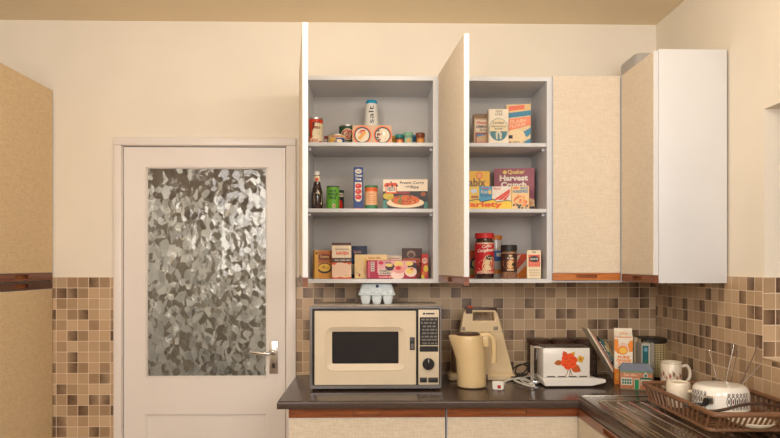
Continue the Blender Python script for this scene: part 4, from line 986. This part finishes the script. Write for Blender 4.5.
# canister with lattice pattern
cy_ = -.088
cx_ = X(650.5, cy_); cr_ = .0735; chh = Z(338, cy_, 650)-WT
cn = thing('canister', 'round black canister with a pale gold lattice pattern, in the corner of the worktop', 'canister', (cx_-.002, cy_, WT+.0006))
def f(b):
    b.lathe([(cr_*.98, 0), (cr_, .004), (cr_, chh-.012)], ink((40, 34, 28)), n=48)
    gold = ink((206, 184, 132))
    wm = lambda u, v, e: ((cr_+e)*math.sin(u), -(cr_+e)*math.cos(u), v)
    bmesh.ops.recalc_face_normals(b.bm, faces=b.bm.faces[:])
    b.rect(wm, -PI, .012, PI, chh-.02, gold, 60)
    e_ = b.eps(); nr = 14; pts = []; fs = []
    nu = 34
    for i in range(nu):
        for j in range(nr):
            u, v = -PI+2*PI*(i+.5)/nu, .014+(chh-.036)*(j+.5)/nr
            du, dv = PI/nu*.62, (chh-.036)/nr*.31; k = len(pts)
            pts += [wm(u-du, v-dv, e_), wm(u+du, v-dv, e_), wm(u+du, v+dv, e_), wm(u-du, v+dv, e_)]; fs.append((k, k+1, k+2, k+3))
    b.faces(pts, fs, ink((46, 38, 30)))
one('canister_body', f, cn)
one('lid', lambda b: b.lathe([(cr_, chh-.012), (cr_+.0025, chh-.011), (cr_+.0025, chh-.001), (cr_-.004, chh+.003), (.02, chh+.005)], ink((52, 42, 34)), n=48), cn)
# orange juice carton
jy = -.275
xa, xb = X(614.6, jy), X(632.3, jy)
jw = (xb-xa)*.97; jh = Z(329, jy, 623)-WT; jd = .066
jc = tag(thing('juice_carton', 'tall orange and white carton of pure orange juice with a gable top', 'carton', ((xa+xb)/2+.010, jy+jd/2, WT+.0006), -.28), None)
ow, oo = ink((240, 226, 206)), ink((240, 140, 40))
zs = jh*.83
def f(b):
    v = [(-jw/2, -jd/2, 0), (jw/2, -jd/2, 0), (jw/2, jd/2, 0), (-jw/2, jd/2, 0), (-jw/2, -jd/2, zs), (jw/2, -jd/2, zs), (jw/2, jd/2, zs), (-jw/2, jd/2, zs),
         (-jw/2, -.002, jh*.95), (jw/2, -.002, jh*.95), (jw/2, .002, jh*.95), (-jw/2, .002, jh*.95), (-jw/2, -.002, jh), (jw/2, -.002, jh), (jw/2, .002, jh), (-jw/2, .002, jh)]
    b.faces(v, [(3,2,1,0),(0,1,5,4),(1,2,6,5),(2,3,7,6),(3,0,4,7),(4,5,9,8),(6,7,11,10),(5,6,10,9),(7,4,8,11),(8,9,13,12),(10,11,15,14),(9,10,14,13),(11,8,12,15),(12,13,14,15)], ow)
    bmesh.ops.recalc_face_normals(b.bm, faces=b.bm.faces[:])
    F_ = lambda u, q, e: (-jw/2+u*jw, -jd/2-e, q*zs); L_ = lambda u, q, e: (-jw/2-e, jd/2-u*jd, q*zs)
    G_ = lambda u, q, e: (-jw/2+u*jw, -jd/2+(jd/2-.002)*q-e*.8, zs+(jh*.95-zs)*q+e*.6)
    b.rect(G_, .02, .1, .98, .2, oo); b.text(G_, 'juice', .3, .45, .75, .8, oo)
    b.rect(F_, 0, .93, 1, 1, ow); b.poly(F_, [(0, .98), (0, .74), (.2, .66), (.4, .7), (.22, .86), (.2, .98)], oo); b.poly(F_, [(1, .95), (1, .72), (.82, .7), (.72, .86), (.86, .96)], oo)
    b.ell(F_, .46, .79, .27, .12, ink((236, 200, 180))); b.ell(F_, .46, .74, .28, .095, oo); b.ell(F_, .47, .735, .2, .065, ink((246, 196, 80)))
    for q, s_ in ((.56, 'PURE'), (.49, 'ORANGE'), (.42, 'JUICE')): b.text(F_, s_, .18 if s_ != 'ORANGE' else .1, q, .84 if s_ != 'ORANGE' else .92, q+.06, oo, .05)
    b.lines(F_, .2, .33, .82, .39, 2, ink((190, 150, 110))); b.poly(F_, [(0, 0), (.4, 0), (.44, .2), (.3, .32), (0, .34)], oo); b.ell(F_, .2, .17, .14, .08, ink((244, 168, 70)))
    b.rect(L_, 0, 0, 1, .3, oo)
one('carton_body', f, jc)
# cottage tin
ty2 = -.405
xa, xb = X(621.3, ty2), X(651.5, ty2); tw = xb-xa; th = Z(371.2, ty2, 636)-WT; td = .075
ct = thing('cottage_tin', 'small tin shaped like a brick cottage with a blue-grey roof, before the juice carton', 'tin', ((xa+xb)/2+.012, ty2+td/2+.003, WT+.0006), -.30)
def f(b):
    bk = ink((186, 118, 84)); b.box((-tw/2, -td/2, 0), (tw/2, td/2, th), bk, .002)
    bmesh.ops.recalc_face_normals(b.bm, faces=b.bm.faces[:])
    F_ = lambda u, q, e: (-tw/2+u*tw, -td/2-e, q*th)
    rr = random.Random(3)
    for i in range(40):
        u, q = rr.uniform(.02, .93), rr.uniform(.04, .9); b.rect(F_, u, q, u+.05, q+.05, ink(rr.choice([(200, 134, 98), (166, 96, 68), (206, 150, 116)])), 1)
    b.rect(F_, 0, .9, 1, 1, ink((110, 140, 110))); b.rect(F_, 0, 0, 1, .05, ink((120, 120, 90)))
    b.text(F_, 'Post Office', .12, .72, .52, .84, ink((226, 190, 150)), .02)
    for u0, u1, v0, v1 in ((.05, .36, .28, .58), (.66, .94, .3, .52)):
        b.rect(F_, u0-.02, v0-.04, u1+.02, v1+.05, ink((214, 200, 176)))
        k = 4
        for i in range(k):
            for j in range(2):
                a_ = u0+(u1-u0)*i/k; c_ = v0+(v1-v0)*j/2; b.rect(F_, a_+.008, c_+.015, a_+(u1-u0)/k-.008, c_+(v1-v0)/2-.015, ink((40, 112, 104)), 1)
    b.rect(F_, .43, .04, .6, .6, ink((206, 190, 160))); b.rect(F_, .45, .04, .58, .55, ink((36, 128, 84))); b.rect(F_, .62, .56, .98, .66, ink((40, 92, 72))); b.poly(F_, [(.72, .68), (.86, .68), (.86, .82), (.79, .95), (.72, .82)], ink((206, 190, 160))); b.rect(F_, .75, .7, .83, .84, ink((50, 110, 120)))
one('tin_body', f, ct)
def f(b):
    rf = P('slate_blue_roof', (124, 130, 146), .5, var=.12, scale=160); o_ = .004
    v = [(-tw/2-o_, -td/2-o_, th+.0005), (tw/2+o_, -td/2-o_, th+.0005), (tw/2+o_, td/2+o_, th+.0005), (-tw/2-o_, td/2+o_, th+.0005), (-tw/2+.012, -.012, th+.026), (tw/2-.012, -.012, th+.026), (tw/2-.012, .012, th+.026), (-tw/2+.012, .012, th+.026)]
    b.faces(v, [(3,2,1,0),(0,1,5,4),(1,2,6,5),(2,3,7,6),(3,0,4,7),(4,5,6,7)], rf)
one('roof_lid', f, ct)
# mugs
def mug(b, r, h, m, deco=None, rin=.9, flip=False):
    prof = [(r*.86, 0), (r*.93, .004), (r, .02), (r, h-.002), (r*.97, h), (r*rin, h-.003), (r*rin, .012), (.001, .01)]
    b.lathe(prof, m, n=36, cap1=False)
def mhandle(b, r, h, m, ang, s=1, flip=False):
    pts = smooth([(r*.98, 0, h*.82), (r+.018*s, 0, h*.86), (r+.030*s, 0, h*.68), (r+.029*s, 0, h*.42), (r+.014*s, 0, h*.24), (r*.98, 0, h*.22)], 5)
    c_, s_ = math.cos(ang), math.sin(ang)
    b.tube([(p.x*c_-p.y*s_, p.x*s_+p.y*c_, p.z) for p in pts], .0062, m, 8)
my = -.40
mg_ = thing('mug', 'cream mug with a brown flower border, standing behind the brown dish rack', 'mug', (X(671.2, my), my, WT+.0074), 0)
mr = (X(682, my)-X(660.4, my))/2*.92; mh = Z(361.5, my, 671)-WT-.0074
def f(b):
    mug(b, mr, mh, M_ceramic); bmesh.ops.recalc_face_normals(b.bm, faces=b.bm.faces[:])
    wm = lambda u, v, e: ((mr+e)*math.sin(u), -(mr+e)*math.cos(u), v*mh)
    b.rect(wm, -PI, .95, PI, .965, ink((150, 110, 70)), 40)
    rr = random.Random(12)
    for i in range(10):
        u = -1.5+i*.33; v = .5+.08*math.sin(i*2.1)
        for k in range(5):
            a = k*2*PI/5; b.ell(wm, u+.075*math.cos(a), v+.06*math.sin(a), .05, .04, ink([(190, 110, 100), (150, 110, 80), (206, 150, 120)][i % 3]), 8)
        b.ell(wm, u, v, .04, .03, ink((120, 80, 50)), 8); b.ell(wm, u+.14, v-.12, .07, .02, ink((110, 116, 76)), 8, rot=.6); b.ell(wm, u-.12, v+.1, .06, .018, ink((110, 116, 76)), 8, rot=-.5)
one('mug_body', f, mg_); one('handle', lambda b: mhandle(b, mr, mh, M_ceramic, -.25), mg_)
# ------------------------------------------------------------------ dish rack and what is in it
RZ = WT+.0095
rk = thing('dish_rack', 'brown plastic dish rack standing on the draining board at the right', 'dish rack', (1.13, -.99, RZ))
ra = dict(x0=1.003, x1=1.322, y0=-1.195, y1=-.66); rh = .0685; ins = .040; inx = .006
RO = -Vector(rk.location)
def rloop(k, z, r=.018, kx=None):
    kx = k if kx is None else kx
    return [Vector((x, y, z)) for x, y in rrect(ra['x0']+kx, ra['y0']+k, ra['x1']-kx, ra['y1']-k, r, 5)]
o = one('rim', lambda b: (b.tube(rloop(0, RZ+rh-.002), .0085, M_rack, 8, flat=1.0, closed=True, up=(0, 0, 1))), rk); o.location = RO
def f(b):
    def run(p0, p1, q0, q1, k):
        for i in range(k):
            t_ = (i+.5)/k; p, q = Vector(p0).lerp(Vector(p1), t_), Vector(q0).lerp(Vector(q1), t_); b.tube([p, p.lerp(q, .5), q], .0040, M_rack, 6)
    zt, zb, g, g2 = RZ+rh-.003, RZ+.013, .012, inx+.012; g3 = ins+.008
    x0, x1, y0, y1 = ra['x0'], ra['x1'], ra['y0'], ra['y1']
    for ya, yb in ((y0, y0+ins), (y1, y1-ins)): run((x0+g, ya, zt), (x1-g, ya, zt), (x0+g2, yb, zb), (x1-g2, yb, zb), 18)
    for xa, xb in ((x0, x0+inx), (x1, x1-inx)): run((xa, y0+g, zt), (xa, y1-g, zt), (xb, y0+g3, zb), (xb, y1-g3, zb), 15)
    b.tube(rloop(ins, RZ+.012, kx=inx), .006, M_rack, 8, closed=True, up=(0, 0, 1))
o = one('basket_sides', f, rk); o.location = RO
def f(b):
    for i in range(12):
        y = ra['y0']+ins+.025+i*.034; b.tube([(ra['x0']+inx, y, RZ+.012), (ra['x1']-inx, y, RZ+.012)], .0035, M_rack, 6)
    for i in range(4):
        x = ra['x0']+ins+.03+i*.066; b.tube([(x, ra['y0']+ins, RZ+.012), (x, ra['y1']-ins, RZ+.012)], .004, M_rack, 6)
o = one('base_grid', f, rk); o.location = RO
for xx in (ra['x0']+ins+.012, ra['x1']-ins-.012):
    for yy in (ra['y0']+ins+.012, ra['y1']-ins-.012): o = one('foot', lambda b: b.lathe([(.007, 0), (.008, .011)], M_rack, (xx, yy, RZ+.0002), 12), rk); o.location = RO
FL = RZ+.0172
# upturned white mug
um = thing('mug', 'plain cream mug upside down in the back of the dish rack', 'mug', (X(678.3, -.83), -.83, FL), 0)
ur = (X(690.4, -.83)-X(666.2, -.83))/2*.95; uh = Z(381.5, -.83, 678)-FL
def f(b):
    b.lathe([(ur*.97, 0), (ur, .002), (ur, uh-.012), (ur*.94, uh-.002), (ur*.86, uh), (ur*.8, uh-.003), (.001, uh-.004)], M_ceramic, n=36, cap0=False)
    b.lathe([(ur*.97, 0), (ur*.9, .003), (ur*.9, uh-.012), (.001, uh-.01)], M_ceramic, n=36, cap0=False, cap1=False)
one('mug_body', f, um); one('handle', lambda b: mhandle(b, ur, uh*.8, M_ceramic, -1.0, 1.0), um)
# saucepan upside down
sy = -.985
pr = (X(751.2, sy)-X(691.8, sy))/2*.88; sx_ = X(720.5, sy)
sz = FL+.027; shh = Z(384.3, sy, 721)-sz
sp_ = thing('saucepan', 'white enamel saucepan with a dark oval lattice pattern, upside down in the dish rack', 'saucepan', (sx_, sy, sz))
def f(b):
    b.lathe([(pr, 0), (pr*1.012, .002), (pr*1.005, .005), (pr, .01), (pr*.99, shh-.026), (pr*.965, shh-.014), (pr*.915, shh-.005), (pr*.83, shh-.0005), (pr*.7, shh+.001), (.001, shh+.0015)], M_enamel, n=56, cap0=False)
    bmesh.ops.recalc_face_normals(b.bm, faces=b.bm.faces[:])
    wm = lambda u, v, e: ((pr*(1-.015*v)+e+.0004)*math.sin(u), -(pr*(1-.015*v)+e+.0004)*math.cos(u), v*shh)
    bk = ink((58, 44, 46)); en = M_enamel; vi = ink((110, 60, 60))
    for cen in (-1.40, .17, 1.74, 3.31):
        for i in range(6):
            b.lay = 1; u = cen+(i-2.5)*.15
            b.ell(wm, u, .46, .08, .24, bk, 18); b.ell(wm, u, .46, .055, .20, en, 18); b.ell(wm, u, .46, .03, .11, vi if i % 2 else bk, 12)
            for v in (.17, .75): b.ell(wm, u, v, .05, .055, bk, 12); b.ell(wm, u, v, .026, .028, en, 10)
one('pan_body', f, sp_)
ha = math.radians(-140)
def hp(r, t_, z): return Vector((r*math.cos(ha)-t_*math.sin(ha), r*math.sin(ha)+t_*math.cos(ha), z))
def f(b):
    b.loft([[hp(r, x, z) for x, z in rrect(-.017, .024, .017, .05, .004, 3)] for r in (pr-.002, pr+.006, pr+.008)], M_chrome)
    b.loft([[hp(r, x, z) for x, z in rrect(-.008, .03, .008, .044, .003, 3)] for r in (pr+.0075, pr+.02)], M_black)
one('handle_bracket', f, sp_)
def f(b):
    a = hp(pr+.012, .0, .024); b.tube([a, a+Vector((-.02, -.004, -.001)), a+Vector((-.045, .004, -.004)), a+Vector((-.066, .016, -.006))], .006, M_black, 8, radii=[.0045, .006, .007, .005])
one('handle', f, sp_)
# brown wooden spoon lying across the front of the rack
spn = thing('wooden_spoon', 'dark brown spoon lying across the dish rack in front of the saucepan', 'spoon', (1.16, -1.13, RZ+.06))
SO = -Vector(spn.location)
pts = smooth([Vector((at(x, y, -1.13)[0], -1.13, at(x, y, -1.13)[1])) for x, y in ((716, 411), (727, 409), (740, 405.5), (757, 403.5), (780, 406.5), (796, 411))], 5)
M_dw = P('dark_wood', (66, 42, 28), .45, var=.2)
o = one('spoon_handle', lambda b: b.tube(pts, .006, M_dw, 10, flat=.8), spn); o.location = SO
q0 = pts[0]
o = one('spoon_bowl', lambda b: b.loft([[(q0.x-d_, q0.y+math.cos(2*PI*j/12)*.02*k, q0.z-.1*d_+math.sin(2*PI*j/12)*.005) for j in range(12)] for d_, k in ((-.002, .3), (.012, .8), (.026, 1), (.042, .85), (.052, .3))], M_dw), spn); o.location = SO
# shallow dishes lying on the rack floor
pl_ = thing('plate', 'small white plate lying flat on the floor of the dish rack near its front', 'plate', (1.155, -1.125, FL))
one('plate_body', lambda b: b.lathe([(.035, .001), (.04, 0), (.06, .008), (.066, .016), (.064, .0175), (.056, .011), (.036, .005), (.001, .005)], M_ceramic, n=40, cap1=False), pl_)
# thin steel skewers leaning at the back of the rack
SG = 'steel skewers standing in the dish rack'
def skew(lab, p0, p1, y0, y1, fork=False, m=M_chrome):
    a = Vector((X(p0[0], y0), y0, Z(p0[1], y0, p0[0]))); b_ = Vector((X(p1[0], y1), y1, Z(p1[1], y1, p1[0])))
    d_ = (a-b_).normalized(); foot = b_-d_*((b_.z-(FL+.004))/d_.z)
    t_ = thing('skewer', lab, 'skewer', foot, 0, SG)
    one('shaft', lambda b: b.tube([(0, 0, 0), (a-foot)*.5, a-foot], .0016, m, 8), t_)
    def tip(b):
        e = a-foot
        if fork:
            b.tube([e, e+Vector((.004, 0, .006)), e+Vector((.008, 0, .013))], .0014, m, 6); b.tube([e, e+Vector((-.001, 0, .008)), e+Vector((.001, 0, .016))], .0014, m, 6)
        else: b.lathe([(.0016, 0), (.0024, .003), (.001, .008)], m, tuple(e), 8)
    one('tip', tip, t_)
M_dsteel = P('dull_steel', (120, 104, 92), .3, metal=1)
skew('steel skewer leaning left, nearest the flowered mug', (709.5, 352), (717.5, 381), -.86, -.87)
skew('bright steel skewer leaning right, second from the left behind the saucepan', (733.5, 347), (726, 380), -.86, -.86)
skew('dull steel skewer, middle one behind the saucepan', (737.3, 352), (731.5, 380), -.87, -.87, m=M_dsteel)
skew('dark steel fork with two prongs, tallest behind the saucepan', (756, 350), (741, 384), -.88, -.87, True, M_dsteel)
skew('steel skewer slanting far to the right towards the window sill', (764, 361), (744, 382), -.87, -.87, m=M_dsteel)

# ------------------------------------------------------------------ light
def area(name, loc, target, size, power, colr, shape='DISK', spread=PI):
    l = bpy.data.lights.new(name, 'AREA'); l.shape = shape; l.size = size; l.energy = power; l.color = colr; l.spread = spread
    if shape == 'RECTANGLE': l.size_y = size*.5
    o = bpy.data.objects.new(name, l); COL.objects.link(o); o.location = loc
    o.rotation_euler = (Vector(target)-Vector(loc)).to_track_quat('-Z', 'Y').to_euler()
    return o
# a ceiling strip light hangs in front of the wall cabinets, above the frame: a row of lamps along its tube
for i in range(6):
    tl = bpy.data.lights.new('strip_light', 'POINT'); tl.energy = 2.75; tl.color = (1, .925, .81); tl.shadow_soft_size = .05
    o = bpy.data.objects.new('strip_light', tl); COL.objects.link(o); o.location = (-.55+.25*i, -1.32, 2.30)
area('fill_light', (.75, -3.5, 2.0), (.3, 0, 1.3), 1.2, 25, (1, 1, 1))  # added soft fill from behind the camera, not a lamp of the room
area('fill_light', (-.9, -3.7, 1.9), (-.8, 0, 1.2), 1.2, 33, (1, .97, .93))  # second added fill, slightly warmer, for the left side
hl = bpy.data.lights.new('hall_lamp', 'POINT'); hl.energy = 38; hl.color = (1, .97, .94); hl.shadow_soft_size = .15
o = bpy.data.objects.new('hall_lamp', hl); COL.objects.link(o); o.location = (DL+.35, .3, 2.42)
wd = bpy.data.worlds.new('world'); S.world = wd; wd.use_nodes = True
bg = wd.node_tree.nodes['Background']; bg.inputs[0].default_value = (.5, .55, .7, 1); bg.inputs[1].default_value = .15
S.view_settings.view_transform = 'Standard'; S.view_settings.look = 'None'; S.view_settings.exposure = 0
